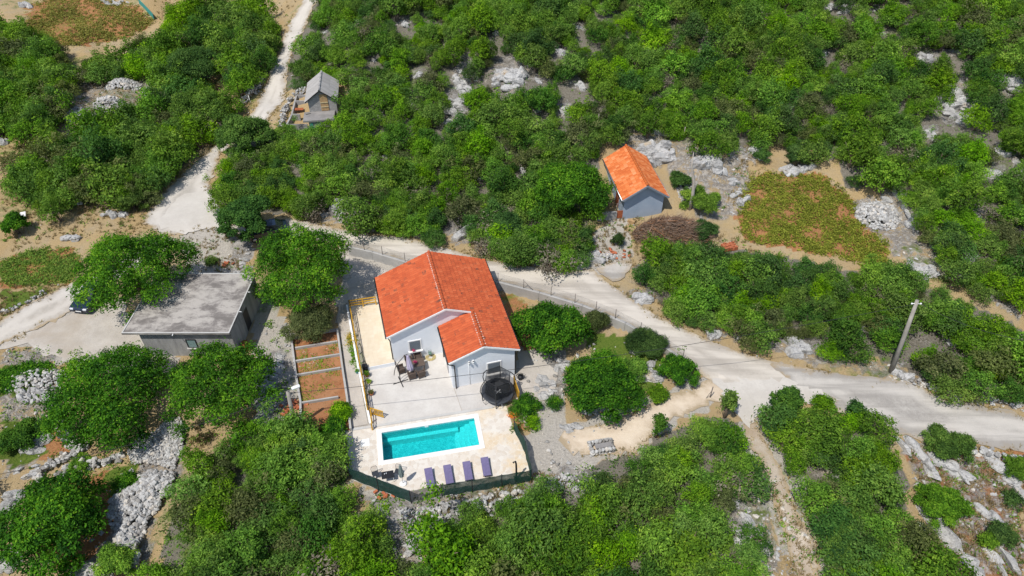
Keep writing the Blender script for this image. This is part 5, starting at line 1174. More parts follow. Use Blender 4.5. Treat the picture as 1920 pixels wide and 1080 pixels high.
c = P(684.6, 830, .06); m = MB(); m.box((-.33, -.33, 0), (.33, .33, .03)); o = m.build('hatch_cover', 'white_stone', None, .01); o.location = (c[0], c[1], .042); o.rotation_euler = (0, 0, PA); tag(o, 'square white hatch cover set in the paving at the end of the pool', 'cover')
# green shade net round the deck
def net_fence():
    ln = [(646, 821), (657, 898), (771, 942.5), (829, 931), (886, 922), (941, 913), (996.5, 903), (985, 851), (964, 806)]
    p = [P(*q)[:2] for q in ln]; z0 = .03; hs = [1.45]*9; hs[8] = 1.1
    t = empty('pool_fence', (p[2][0], p[2][1], 0), 0, 'dark green shade net fence on posts along the front of the pool deck', 'fence'); o = p[2]
    for k in range(len(p)-1):
        a, b = p[k]-o, p[k+1]-o; L = np.linalg.norm(b-a); n = max(2, int(L/.4)); m = MB(); vs = []; r_ = random.Random(k)
        nr = np.array([-(b-a)[1], (b-a)[0]])/L
        for i in range(n+1):
            for j in range(4):
                q = a+(b-a)*i/n+nr*(.03*math.sin(i*1.9+j)+r_.uniform(-.015, .015))*(0 < i < n); vs.append((q[0], q[1], z0+(hs[k]*(1-i/n)+hs[k+1]*i/n)*j/3-(.05*math.sin(math.pi*i/n)+r_.uniform(0, .02) if j == 3 else 0)))
        m.add(vs, [(i*4+j, (i+1)*4+j, (i+1)*4+j+1, i*4+j+1) for i in range(n) for j in range(3)])
        m.build('net', 'shade_net_thin' if k == 2 else 'shade_net', t)
    extra = [(710.5, 919)]
    for q in [x for x in p]+[P(*extra[0])[:2], (p[0]+p[1])/2]:
        m = MB(); c = q-o; m.tube([(c[0], c[1], -.1), (c[0], c[1], 1.52)], .032, 6); m.build('post', 'dark_metal', t)
net_fence()
def lounger():
    t = empty('sun_lounger', (0, 0, 0), 0, 'purple', 'sun lounger')
    f = MB(); L, W_ = 1.8, .62  # scaled to the loungers' real size on copying
    for s in (-1, 1): f.bar((s*(W_/2-.02), -L/2, .27), (s*(W_/2-.02), L/2, .27), .04, .05)
    for y in (-.88, -.3, .3, .88): f.bar((-W_/2+.02, y, .268), (W_/2-.02, y, .268), .04, .04)
    f.build('frame', 'black_plastic', t)
    for sx in (-1, 1):
        for y in (-.7, .72):
            m = MB(); m.tube([(sx*(W_/2-.03), y, .26), (sx*(W_/2-.01), y*1.03, .0)], .018, 6); m.build('leg', 'black_plastic', t)
    m = MB(); m.box((-W_/2, -L/2, .3), (W_/2, .28, .37)); m.build('seat_cushion', 'purple_fabric', t, .02)
    m = MB(); mt = Matrix.Translation((0, .285, .3)) @ Matrix.Rotation(R(9), 4, 'X'); m.box((-W_/2, 0, 0), (W_/2, .62, .07), 0, mt); m.build('back_cushion', 'purple_fabric', t, .02)
    m = MB(); m.bar((-W_/2+.03, .75, .28), (W_/2-.03, .75, .28), .03, .03); m.bar((0, .55, .27), (0, .8, .37), .03, .03); m.build('prop', 'black_plastic', t)
    return t
LG = 'purple sun loungers lined up on the pool deck'
L0 = lounger()
for i, (a, b, lab) in enumerate([(805.5, 896, 'purple sun lounger nearest the closed grey green parasol'), (841, 890, 'second purple sun lounger from the closed parasol'), (877, 883.5, 'third purple sun lounger from the closed parasol, second from the shower post'), (911, 875.5, 'purple sun lounger nearest the black shower post')]):
    c = P(a, b, .3); d = P(a+3.3, b+19, .3)-P(a, b, .3); rz = math.atan2(d[1], d[0])+math.pi/2
    if i == 0: L0.location = (c[0], c[1], .042); L0.rotation_euler = (0, 0, rz); L0['label'] = lab; L0['group'] = LG; L0.scale = (.9, .84, .9)
    else: copy_thing(L0, (c[0], c[1], .042), rz, None, lab, LG)
# closed parasol with its concrete foot, table and two chairs
c = P(756, 908); t = empty('parasol', (c[0], c[1], .04), 0, 'closed grey green parasol on a white concrete foot beside the loungers', 'parasol')
m = MB(); m.lathe([(.26, 0), (.27, .06), (.2, .1), (.04, .12)], 16); m.build('foot', 'white_stone', t)
m = MB(); m.tube([(0, 0, .1), (0, 0, 2.3)], .022, 8); m.build('pole', 'steel', t)
m = MB(); pr = [(.06, .95), (.15, 1.0), (.13, 1.5), (.085, 2.0), (.03, 2.28)]
vs = []; n = 16
for r_, z in pr:
    for j in range(n): a = 6.283*j/n; q = r_*(1+.28*(j % 2)); vs.append((q*math.cos(a), q*math.sin(a), z))
m.add(vs, [(i*n+j, i*n+(j+1) % n, (i+1)*n+(j+1) % n, (i+1)*n+j) for i in range(len(pr)-1) for j in range(n)]); m.build('canopy', 'grey_green', t)
c = P(727, 891, .6); t = empty('pool_table', (c[0], c[1], .042), PA, 'small dark topped table between two metal chairs on the pool deck', 'table')
m = MB(); m.box((-.42, -.3, .6), (.42, .3, .63)); m.build('table_top', 'black_plastic', t, .01)
for sx in (-1, 1):
    for sy in (-1, 1): m = MB(); m.tube([(sx*.36, sy*.25, 0), (sx*.37, sy*.26, .6)], .018, 6); m.build('leg', 'white_paint', t)
for (qx, qy) in ((-.2, .05), (-.08, .08)):
    cc = Matrix.Rotation(PA, 3, 'Z') @ Vector((qx, qy, 0)); m = MB(); m.lathe([(.03, 0), (.035, .1)], 10); o = m.build('drinking_glass', 'headlamp'); o.location = (c[0]+cc.x, c[1]+cc.y, .675); tag(o, 'small glass standing on the dark pool table', 'glass', 'small glasses on the dark pool table')
def metal_chair(px, py, rz, label):
    c = P(px, py, .4); t = empty('metal_chair', (c[0], c[1], .042), rz, label, 'chair', 'metal chairs by the dark pool table')
    m = MB(); m.box((-.22, -.22, .42), (.22, .22, .45)); m.build('seat', 'tramp_pad', t, .01)
    m = MB(); m.tube([(-.21, .22, .42), (-.22, .28, .75), (-.16, .31, .88), (.16, .31, .88), (.22, .28, .75), (.21, .22, .42)], .016, 6)
    for i in range(5): x = -.14+.07*i; m.tube([(x, .23, .46), (x, .31, .87)], .008, 4)
    m.build('backrest', 'rusty_post', t)
    for sx in (-1, 1):
        m = MB(); m.tube([(sx*.22, -.2, 0), (sx*.22, -.21, .44)], .015, 6); m.build('leg', 'rusty_post', t)
        m = MB(); m.tube([(sx*.22, .24, 0), (sx*.21, .2, .44)], .015, 6); m.build('leg', 'rusty_post', t)
metal_chair(704, 889, PA+.2, 'metal garden chair at the fence side of the dark pool table'); metal_chair(746, 885, PA-.4, 'metal garden chair next to the closed grey green parasol')
c = P(968, 898); t = empty('outdoor_shower', (c[0], c[1], .04), 0, 'slim black curved solar shower post inside the pool fence', 'shower')
m = MB(); m.lathe([(.16, 0), (.16, .03)], 14); m.build('foot', 'black_plastic', t)
m = MB(); m.tube([(0, 0, .02), (.0, 0, 1.2), (-.02, 0, 1.8), (-.06, -.03, 2.1)], [.07, .07, .065, .06], 10); m.build('pole', 'black_plastic', t)
m = MB(); m.tube([(-.06, -.03, 2.08), (-.14, -.1, 2.17), (-.24, -.16, 2.13)], [.04, .04, .07], 10); m.build('shower_head', 'black_plastic', t)

# ------------------------------------------------------------------ patio things
c = P(778.5, 681, .72); TC = c
t = empty('dining_table', (c[0], c[1], .03), HA, 'brown wicker dining table with pink flowers on the patio', 'table')
m = MB(); m.box((-.75, -.44, .68), (.75, .44, .73)); m.build('table_top', 'wicker', t, .01)
for sx in (-1, 1):
    for sy in (-1, 1): m = MB(); m.box((sx*.68-.045, sy*.37-.045, 0), (sx*.68+.045, sy*.37+.045, .68)); m.build('leg', 'wicker', t)
def wicker_chair():
    t = empty('wicker_armchair', (0, 0, 0), 0, 'x', 'chair')
    m = MB(); m.box((-.29, -.27, .16), (.29, .27, .42)); m.build('seat', 'wicker', t, .02)
    m = MB(); m.box((-.23, -.25, .425), (.23, .2, .47)); m.build('cushion', 'wicker_seat', t, .015)
    m = MB(); mt = Matrix.Translation((0, .24, .4)) @ Matrix.Rotation(R(-10), 4, 'X'); m.box((-.29, 0, 0), (.29, .06, .5), 0, mt); m.build('backrest', 'wicker', t, .02)
    for s in (-1, 1): m = MB(); m.box((s*.29-.04, -.27, .42), (s*.29+.04, .25, .64)); m.build('armrest', 'wicker', t, .02)
    for sx in (-1, 1):
        for y in (-.23, .23): m = MB(); m.box((sx*.25-.025, y-.025, 0), (sx*.25+.025, y+.025, .16)); m.build('leg', 'dark_metal', t)
    return t
W0 = wicker_chair(); CG = 'brown wicker armchairs round the patio table'
for i, (a, b, rz, lab) in enumerate([(783.5, 669, HA+.05, 'brown wicker armchair between the patio table and the house wall, clear of the parasol'), (765.5, 671, HA, 'brown wicker armchair half hidden behind the hanging lavender parasol'), (752, 691, HA+R(100), 'brown wicker armchair at the head of the patio table behind the parasol pole'),
      (772, 702, HA+R(185), 'brown wicker armchair under the lavender parasol, its back to the pool'), (789.5, 699, HA+R(190), 'brown wicker armchair, back to the pool, nearer the house wing than its neighbour')]):
    c = P(a, b, .45)
    if i == 0: W0.location = (c[0], c[1], .032); W0.rotation_euler = (0, 0, rz); W0['label'] = lab; W0['group'] = CG
    else: copy_thing(W0, (c[0], c[1], .032), rz, None, lab, CG)
def flowerpot(name, label, px, py, z, r, h, mat, fmat, fr, seed, zb=None):
    c = P(px, py, z+h); t = empty(name, (c[0], c[1], z), 0, label, 'flower pot')
    m = MB(); m.lathe([(r*.7, 0), (r, h), (r*1.1, h), (r*1.1, h*1.08), (r*.85, h*1.08), (r*.8, h*.85)], 16); m.build('pot', mat, t)
    V, F, tn = leaf_cloud(seed, [((0, 0, h+fr*.5), (fr, fr, fr*.7))], 26, 10, fr*.42, fr*.18); link('plant', np_mesh('plant', V, F, [fmat], tn), t)
flowerpot('flower_pot', 'orange clay pot of green plants against the wooden railing', 687.5, 701, .03, .2, .26, 'terracotta', 'leaf_bright', .24, 1)
flowerpot('flower_pot', 'wide cream bowl of yellow green plants beside the wooden railing', 691, 715.5, .03, .22, .16, 'pot_cream', 'leaf_bright', .2, 2)
flowerpot('flower_pot', 'brown clay pot of dark plants nearest the open gate', 695.5, 736, .03, .21, .24, 'terracotta', 'leaf_olive', .2, 3)
flowerpot('flower_pot', 'blue pot of plants on the garden path outside the railing', 669.5, 696, .03, .17, .2, 'teal_pot', 'leaf_bright', .17, 4)
m = MB(); m.lathe([(.07, 0), (.09, .1)], 10); c = TC; o = empty('flower_bowl', (c[0]+.02, c[1]+.02, .76), 0, 'dark bowl with pink flowers on the patio table', 'flower pot'); m.build('bowl', 'black_plastic', o); V, F, tn = leaf_cloud(9, [((0, 0, .12), (.13, .13, .08))], 14, 8, .08, .04); link('flowers', np_mesh('flowers', V, F, ['pink_flower'], tn), o)
c = hw(1.98, .06, .99); o = empty('sill_flowers', c, 0, 'small pot of pink flowers on the window sill of the white house', 'flower pot'); m = MB(); m.lathe([(.06, 0), (.08, .1)], 10); m.build('pot', 'terracotta', o); V, F, tn = leaf_cloud(10, [((0, 0, .14), (.11, .1, .08))], 12, 8, .07, .04); link('flowers', np_mesh('flowers', V, F, ['pink_flower'], tn), o)
# black crate stand beside the terrace
c = P(684.5, 690, .3); t = empty('slatted_stand', (c[0], c[1], .03), HA, 'small black slatted stand in the corner between terrace and railing', 'stand')
for k in range(3): m = MB(); m.box((-.22, -.2, .1+.22*k), (.22, .2, .13+.22*k)); m.build('shelf', 'black_plastic', t)
for sx in (-1, 1):
    for sy in (-1, 1): m = MB(); m.box((sx*.2-.02, sy*.18-.02, 0), (sx*.2+.02, sy*.18+.02, .58)); m.build('leg', 'black_plastic', t)
# cantilever parasol, folded
c = P(751.5, 716.8); t = empty('cantilever_parasol', (c[0], c[1], .03), 0, 'folded lavender cantilever parasol on a dark cross foot beside the patio table', 'parasol')
m = MB()
for a in (HA+.15, HA+1.75): m.bar((-.62*math.cos(a), -.62*math.sin(a), .03), (.62*math.cos(a), .62*math.sin(a), .03), .06, .05)
m.build('cross_foot', 'dark_metal', t)
m = MB(); m.tube([(0, 0, .03), (-.02, .02, 1.9)], .035, 8); m.build('pole', 'dark_metal', t)
ap = P(764, 668.5, 2.3)-np.array([c[0], c[1], .03])
m = MB(); m.tube([(-.42, -.12, .95), (-.36, .0, 1.3), (-.22, .1, 1.75), (ap[0]*.4-.1, ap[1]*.45, 2.25), (ap[0]*.8, ap[1]*.85, 2.55), (ap[0], ap[1], 2.5)], .028, 8); m.tube([(-.02, .02, 1.88), (-.22, .1, 1.75)], .03, 6); m.build('arm', 'dark_metal', t)
m = MB(); pr = [(.03, 2.45), (.09, 2.35), (.1, 2.2), (.16, 1.6), (.22, 1.0), (.2, .8), (.1, .82)]; vs = []; n = 16
for r_, z in pr:
    for j in range(n): a = 6.283*j/n; q = r_*(1+.25*(j % 2)); vs.append((ap[0]+q*math.cos(a)+.06*(2.4-z), ap[1]+q*math.sin(a), z))
m.add(vs, [(i*n+j, i*n+(j+1) % n, (i+1)*n+(j+1) % n, (i+1)*n+j) for i in range(len(pr)-1) for j in range(n)]); m.build('canopy', 'lavender', t)
# hose on its reel
c = P(807.5, 670.5); t = empty('hose_reel', (c[0], c[1], .03), HA, 'yellow garden hose coiled round a green reel at the house wall', 'hose')
m = MB(); r_ = random.Random(5)
for k in range(6):
    rr = .2+.045*k; m.tube([(rr*math.cos(a*.35)+r_.uniform(-.02, .02), rr*math.sin(a*.35)+r_.uniform(-.02, .02), .03+.03*r_.random()) for a in range(20)], .016, 5)
m.tube([(-.3, -.1, .03), (-.6, -.15, .03), (-.85, -.4, .03), (-.6, -.55, .03), (-.35, -.4, .03)], .016, 5); m.build('hose', 'hose', t)
m = MB(); m.tube([(-.12, .08, .02), (-.12, .1, .75), (.12, .1, .75), (.12, .08, .02)], .015, 6); m.lathe([(.14, .3), (.14, .5)], 12, 0, (0, .08, 0)); m.build('reel', 'hose_reel', t)
# trampoline
def trampoline():
    c = P(934, 733, .62); t = empty('trampoline', (c[0], c[1], .03), 0, 'round black trampoline with net enclosure standing at the corner of the white house', 'trampoline'); Rr = 1.3; zb = .62
    m = MB(); m.lathe([(.02, zb), (Rr-.27, zb)], 40, cap=False); m.build('mat', 'tramp_mat', t)
    m = MB(); m.lathe([(Rr-.29, zb+.012), (Rr-.27, zb+.03), (Rr-.02, zb+.04), (Rr+.03, zb+.01), (Rr+.03, zb-.05)], 40, cap=False); m.build('pad', 'tramp_pad', t)
    m = MB()
    for a in (.9, -.35): m.bar((-.27*math.cos(a), -.27*math.sin(a)-.1, zb+.01), (.27*math.cos(a), .27*math.sin(a)-.1, zb+.01), .06, .008)
    m.build('cross_mark', 'white_paint', t)
    n = 6; tops = []
    for k in range(n):
        a = 6.283*k/n+.42; ca, sa = math.cos(a), math.sin(a)
        m = MB(); m.tube([((Rr+.02)*ca, (Rr+.02)*sa, .05), ((Rr+.05)*ca, (Rr+.05)*sa, zb), ((Rr+.2)*ca, (Rr+.2)*sa, 1.25), ((Rr+.1)*ca, (Rr+.1)*sa, 1.8), ((Rr-.25)*ca, (Rr-.25)*sa, 2.35)], .036, 8); m.build('pole', 'black_plastic', t)
        m = MB(); m.tube([((Rr-.05)*ca, (Rr-.05)*sa, zb-.02), ((Rr+.04)*ca, (Rr+.04)*sa, .02), ((Rr+.04)*math.cos(a+.35), (Rr+.04)*math.sin(a+.35), .02), ((Rr-.05)*math.cos(a+.35), (Rr-.05)*math.sin(a+.35), zb-.02)], .022, 6); m.build('leg', 'steel', t)
        tops.append(((Rr-.25)*ca, (Rr-.25)*sa, 2.33))
    m = MB(); m.tube(tops+[tops[0]], .02, 6); m.build('top_ring', 'black_plastic', t)
    m = MB()
    for k in range(n):
        a, b = Vector(tops[k]), Vector(tops[(k+1) % n]); a0, b0 = Vector((a.x*.97, a.y*.97, zb+.05)), Vector((b.x*.97, b.y*.97, zb+.05))
        m.add([a0, b0, b, a], [(0, 1, 2, 3)])
    m.build('net', 'tramp_net', t)
trampoline()
m = MB(); r_ = random.Random(4)
for k in range(5): m.tube([(math.cos(a*.5+k)*(.25+.04*k)+r_.uniform(-.06, .06), .12*math.sin(a*.5), .35+math.sin(a*.5+k)*(.25+.03*k)) for a in range(14)], .012, 4)
m.lathe([(.2, 0), (.22, .35)], 12); o = m.build('cable_drum', 'black_plastic'); c = P(976, 706, .3); o.location = (c[0], c[1], .02); tag(o, 'tangle of black cable and a black tub in the shade beside the house corner', 'tub')

# ------------------------------------------------------------------ raised beds, beds' plants, path flowers
def raised_beds():
    Z = .38
    def q(p): v = P(*p, Z); return Vector((v[0], v[1], 0))
    Lp = [q((546, 633)), q((554.5, 702)), q((563, 752)), q((564, 803))]; Rp = [q((632, 616)), q((642, 690)), q((650, 742)), q((657, 803))]
    t = empty('raised_bed_frame', Lp[1], 0, 'long concrete frame of raised garden beds split by cross beams', 'garden bed'); o = Lp[1]
    for side in (Lp, Rp):
        m = MB()
        for a, b in zip(side[:-1], side[1:]): m.bar(a-o+Vector((0, 0, Z/2-.05)), b-o+Vector((0, 0, Z/2-.05)), .16, Z+.1)
        m.build('side_beam', 'concrete', t)
    for a, b in (((600, 621), (632, 616)), ((553, 651), (632, 638.5)), ((554, 675.5), (637, 662.5)), ((556, 701.5), (638, 688)), ((563, 754), (634, 742.5))):
        A, B = q(a)-o, q(b)-o; m = MB(); m.bar(A+Vector((0, 0, Z/2-.06)), B+Vector((0, 0, Z/2-.06)), .13, Z+.06); m.build('cross_beam', 'concrete', t)
    sheet('bed_soil', [tuple(v.xy) for v in Lp]+[tuple(v.xy) for v in Rp[::-1]], .1, 'soil_bed', .6, 0, 3, flat)
raised_beds()
cover('dry_grass', 'dry straw in the raised beds', 'grass', [[(590, 622), (632, 618), (634, 638), (590, 645)], [(562, 706), (638, 692), (646, 740), (566, 750)], [(566, 755), (646, 745), (640, 800), (568, 800)]], 260, 'leaf_dry', .08, .22, 8, .02, 31)
cover('bed_plants', 'green vegetables and white daisies in the raised beds', 'vegetables', [[(556, 676), (600, 668), (598, 694), (557, 700)], [(600, 668), (637, 664), (638, 688), (600, 692)], [(558, 655), (572, 652), (570, 674), (558, 674)], [(560, 704), (638, 692), (640, 702), (562, 716)], [(560, 716), (572, 716), (574, 748), (564, 750)], [(615, 648), (634, 642), (636, 660), (615, 665)], [(590, 720), (620, 718), (615, 735), (590, 738)], [(570, 745), (590, 742), (588, 756), (570, 758)]], 190, 'leaf_bright', .12, .38, 14, .05, 32, broad=True)
cover('daisies', 'tiny white daisies standing in the raised beds', 'flowers', [[(556, 660), (575, 655), (600, 690), (556, 698)], [(612, 650), (636, 648), (636, 664), (612, 666)]], 70, 'white_paint', .2, .42, 3, .03, 33, broad=True)
cover('path_flowers', 'strip of yellow flowers along the foot of the terrace railing', 'flowers', [[(654, 628), (661, 627), (665, 645), (658, 648)]], 60, 'leaf_yellow', .15, .4, 12, .05, 34, broad=True)
cover('path_plants', 'low green edging plants between the garden path and the terrace', 'plants', [[(657, 648), (664, 645), (673, 688), (666, 691)], [(654, 628), (661, 627), (665, 645), (658, 648)]], 90, 'leaf_bright', .1, .3, 12, .06, 35, broad=True)
cover('deck_flowers', 'orange flowers at the edge of the pool deck', 'flowers', [[(955, 776), (968, 774), (970, 782), (958, 784)]], 14, 'orange_flower', .15, .35, 12, .06, 36, broad=True)
cover('garden_plants', 'low green plants of the flower bed beside the pool deck', 'plants', [[(960, 800), (1010, 790), (1018, 808), (970, 812)], [(965, 770), (1000, 740), (1016, 790), (970, 795)]], 70, 'leaf_mid', .12, .35, 14, .07, 37, broad=True)

# ------------------------------------------------------------------ retaining wall and road fence
def retaining_wall():
    a0 = WALL[0]; t = empty('retaining_wall', (a0[0], a0[1], 0), 0, 'long low concrete retaining wall curving between the road and the white house', 'wall')
    for k in range(len(WALL)-1):
        a, b = WALL[k]-a0, WALL[k+1]-a0; za, zb = [float(T(q[0], q[1]+1.2))+.12 for q in (WALL[k], WALL[k+1])]
        d = (b-a)/np.linalg.norm(b-a); n = np.array([-d[1], d[0]]); m = MB(); L = np.linalg.norm(b-a); e = .012
        A, B = a+d*e, b-d*e
        vs = [(A[0]-n[0]*.0, A[1]-n[1]*.0, -.3), (B[0], B[1], -.3), (B[0]+n[0]*.28, B[1]+n[1]*.28, -.3), (A[0]+n[0]*.28, A[1]+n[1]*.28, -.3)]
        vs += [(A[0], A[1], za), (B[0], B[1], zb), (B[0]+n[0]*.28, B[1]+n[1]*.28, zb), (A[0]+n[0]*.28, A[1]+n[1]*.28, za)]
        m.add(vs, [(0, 3, 2, 1), (4, 5, 6, 7), (0, 1, 5, 4), (1, 2, 6, 5), (2, 3, 7, 6), (3, 0, 4, 7)]); m.build('wall_panel', 'concrete', t)
    return t
retaining_wall()
def road_fence():
    px = [(650, 470), (681, 472), (717, 474), (760, 483), (934, 524), (982, 538), (1033, 547), (1078, 563), (1118, 580), (1156, 604), (1205, 633), (1250, 662), (1289, 688)]
    t = empty('road_fence', (0, 0, 0), 0, 'wire mesh fence on thin dark posts along the top of the retaining wall', 'fence'); pts = []
    for a, b in px:
        x = P(a, b, 1.3)[0]; y = float(np.interp(x, WALL[:, 0], WALL[:, 1]))+.16; z = float(T(x, y+1.1))+.12; pts.append(Vector((x, y, z)))
    o = pts[0].copy(); t.location = o
    for i, p in enumerate(pts):
        m = MB(); q = p-o; m.tube([q-Vector((0, 0, .2)), q+Vector((0, 0, 1.05))], .03, 6); m.build('post', 'rusty_post', t)
        if i == 5: m = MB(); m.tube([q+Vector((0, 0, .85)), q+Vector((.85, -.3, .02))], .02, 6); m.build('brace', 'rusty_post', t)
    for a, b in zip(pts[:-1], pts[1:]):
        a, b = a-o, b-o; m = MB(); m.add([a+Vector((0, 0, .02)), b+Vector((0, 0, .02)), b+Vector((0, 0, .95)), a+Vector((0, 0, .95))], [(0, 1, 2, 3)]); m.build('mesh', 'wire_net', t)
        m = MB(); m.tube([a+Vector((0, 0, .98)), (a+b)/2+Vector((0, 0, .95)), b+Vector((0, 0, .98))], .006, 4); m.build('wire', 'rusty_post', t)
road_fence()
for (a, b, h, lab) in ((1331, 746, 1.3, 'dark steel post standing in the drive where it leaves the road'), (1287, 690, 1.2, 'dark braced gate post at the end of the road fence')):
    c = G(a, b); m = MB(); m.tube([(0, 0, -.2), (0, 0, h)], .04, 6); m.tube([(0, 0, h*.7), (-.35, -.1, 0)], .02, 5); o = m.build('steel_post', 'rusty_post'); o.location = c; tag(o, lab, 'post')

# ------------------------------------------------------------------ flat roofed building
def flat_building():
    x0, x1, y0, y1, zr = -31.6, -22.87, 39.27, 46.85, 3.0
    t = empty('garage_building', ((x0+x1)/2, y0, 0), 0, 'low grey concrete building with a stained flat roof under the large walnut tree', 'building'); ox = (x0+x1)/2
    hx = (x1-x0)/2; L = y1-y0
    m = MB(); m.box((-hx, 0, zr-.16), (hx, L, zr)); m.build('roof', 'flat_roof', t)
    m = MB()
    for a, b in (((-hx, .05), (hx, .05)), ((hx-.05, .1), (hx-.05, L-.1)), ((-hx+.05, .1), (-hx+.05, L-.1)), ((-hx, L-.05), (hx, L-.05))): m.bar((*a, zr+.02), (*b, zr+.02), .1, .05)
    m.build('roof_edge', 'kerb', t)
    m = MB(); m.box((-hx+1.1, .35, -.6), (hx-.12, L-.2, zr-.163)); m.build('wall', 'streaked_wall', t)
    w_ = MB(); cx = .75; w_.box((cx-.42, .3, 1.0), (cx+.42, .36, 1.07)); w_.box((cx-.42, .3, 1.9), (cx+.42, .36, 1.97)); w_.box((cx-.42, .3, 1.07), (cx-.35, .36, 1.9)); w_.box((cx+.35, .3, 1.07), (cx+.42, .36, 1.9)); f = w_.build('window', 'dark_metal', t)
    m = MB(); m.box((cx-.35, .33, 1.07), (cx+.35, .352, 1.9)); m.build('pane', 'window_green', f)
    m = MB(); m.box((cx-.5, .2, .92), (cx+.5, .36, 1.0)); m.build('sill', 'kerb', f)
    for yy in (2.6, 5.1): m = MB(); m.tube([(hx-.05, yy, zr-.02), (hx+.22, yy, zr-.05)], .035, 8); m.build('spout', 'white_paint', t)
    m = MB(); m.tube([(-.2, .1, zr-.05), (-.2, -.2, zr-.08)], .035, 8); m.build('spout', 'white_paint', t)
    m = MB(); m.box((hx-.125, 3.2, .1), (hx-.1, 4.2, 2.1)); m.build('door', 'dark_metal', t)
flat_building()

# ------------------------------------------------------------------ small orange roofed house
def on_y(px, py, y):
    d = ray(px, py); k = y/d[1]; return np.array([0, 0, CAM_H])+d*k
def orange_house():
    e = 4.25; fl, fr, bl = P(1168, 376, e), P(1254, 369, e), P(1137, 298, e); az = math.atan2(fr[1]-fl[1], fr[0]-fl[0]); W_ = np.linalg.norm(fr-fl); L = np.linalg.norm(bl-fl); b0 = 1.7
    rz = on_y(1215, 348, (fl[1]+fr[1])/2)[2]-e; print('orange house', W_, L, rz, math.degrees(az))
    t = empty('small_house', (fl[0], fl[1], b0), az, 'small blue grey house with a bright orange tile roof below the wooded slope', 'house'); h = e-b0
    g = rz/(W_/2); m = MB(); q = .32
    m.extr([(q, -.4), (W_-q, -.4), (W_-q, h+q*g-.13), (W_/2, h+rz-.13), (q, h+q*g-.13)], (1, 0, 0), (0, 0, 1), (0, 1, 0), (0, .42, 0), L-.7); m.build('wall', 'blue_render', t)
    B = MB(); sl = W_/2*math.hypot(1, g)
    slope(B, (0, L, h), (0, -1, 0), (1, 0, g), L, sl, .3, .42, .03); slope(B, (W_, 0, h), (0, 1, 0), (-1, 0, g), L, sl, .3, .42, .03, uo=70)
    rf = B.build('roof', ['tiles_new', 'grey_paint'], t)
    B = MB(); ridge_caps(B, (W_/2, -.03, h+rz+.02), (W_/2, L, h+rz+.02), .14); B.build('ridge_cap', 'ridge_orange', rf)
    B = MB(); B.bar((-.02, -.05, h-.07), (W_/2, -.05, h+rz-.07), .07, .18); B.bar((W_/2, -.05, h+rz-.07), (W_+.02, -.05, h-.07), .07, .18); B.build('verge', 'grey_paint', rf)
    B = MB(); B.tube([(-.07, L, h-.03), (-.07, 0, h-.05)], .07, 8); B.build('gutter', 'steel', rf); B = MB(); B.tube([(W_+.07, L, h-.03), (W_+.07, 0, h-.05)], .07, 8); B.build('gutter', 'steel', rf)
    m = MB(); m.box((q-.05, 2.2, .1), (q+.01, 3.2, 2.1)); d = m.build('door', 'rust', t); m = MB(); m.box((q-.05, 4.6, 1.0), (q+.01, 5.5, 1.9)); f = m.build('window', 'white_paint', t); m = MB(); m.box((q-.065, 4.7, 1.1), (q-.045, 5.4, 1.8)); m.build('pane', 'glass_dark', f)
orange_house()
c = G(1137, 412); m = MB(); m.box((-1.0, -.1, -.4), (1.0, .1, .95)); o = m.build('block_wall', 'block_wall'); o.location = c; o.rotation_euler = (0, 0, .08); tag(o, 'short grey block wall beside the red gate of the small house', 'wall')
c = G(1162, 410); t = empty('red_gate', c, .08, 'rusty red sheet gate between the block wall and the small house', 'gate')
m = MB(); m.box((-.42, -.03, .1), (.42, .01, 1.0)); m.build('panel', 'rust', t)
for s in (-1, 1): m = MB(); m.tube([(s*.44, 0, -.2), (s*.44, 0, 1.9 if s < 0 else 1.2)], .035, 6); m.build('post', 'rusty_post', t)
m = MB(); m.tube([(-.44, 0, 1.88), (.9, .1, 1.9)], .03, 6); m.build('top_bar', 'rusty_post', t)
c = G(1183, 417); m = MB()
for k in range(3): m.box((-.35+.03*k, -.15, .09*k), (.35+.03*k, .15, .085+.09*k))
o = m.build('plank_stack', 'old_wood'); o.location = c; o.rotation_euler = (0, 0, -.5); tag(o, 'little stack of planks at the corner of the small house', 'planks')
# bare stub of trunk and its thin posts behind
c = G(1292, 392); tp = G(1287, 392); t = empty('dead_trunk', c, 0, 'tall bleached bare trunk standing behind the orange roofed house', 'tree')
m = MB(); m.tube([(0, 0, -.3), (.1, 0, 1.6), (-.05, .1, 3.2), (-.55, .2, 5.0), (-.6, .25, 6.4)], [.2, .17, .15, .1, .03], 8); m.build('trunk', 'grey_wood', t)
m = MB(); m.tube([(.05, 0, 2.0), (.3, 0, 3.2), (.35, .1, 4.2)], [.08, .05, .02], 6); m.build('branch', 'grey_wood', t)
for a, b, h, lab in ((1222, 250, 2.0, 'thin pale post above the rocks behind the orange roof'), (1120, 242, 1.9, 'thin grey post at the wood edge beside the small dark tree'), (1280, 262, 1.6, 'short grey post at the end of the low wall behind the orange roof')):
    c = G(a, b); m = MB(); m.tube([(0, 0, -.2), (.04, 0, h)], .04, 6); o = m.build('thin_post', 'grey_wood'); o.location = c; tag(o, lab, 'post')
c0, c1 = G(1222, 250), G(1278, 256); m = MB(); d = c1-c0; m.bar((0, 0, .2), tuple(d+np.array([0, 0, .2])), .22, .6); o = m.build('low_wall', 'concrete'); o.location = c0; tag(o, 'low concrete wall under the wood behind the orange roofed house', 'wall')
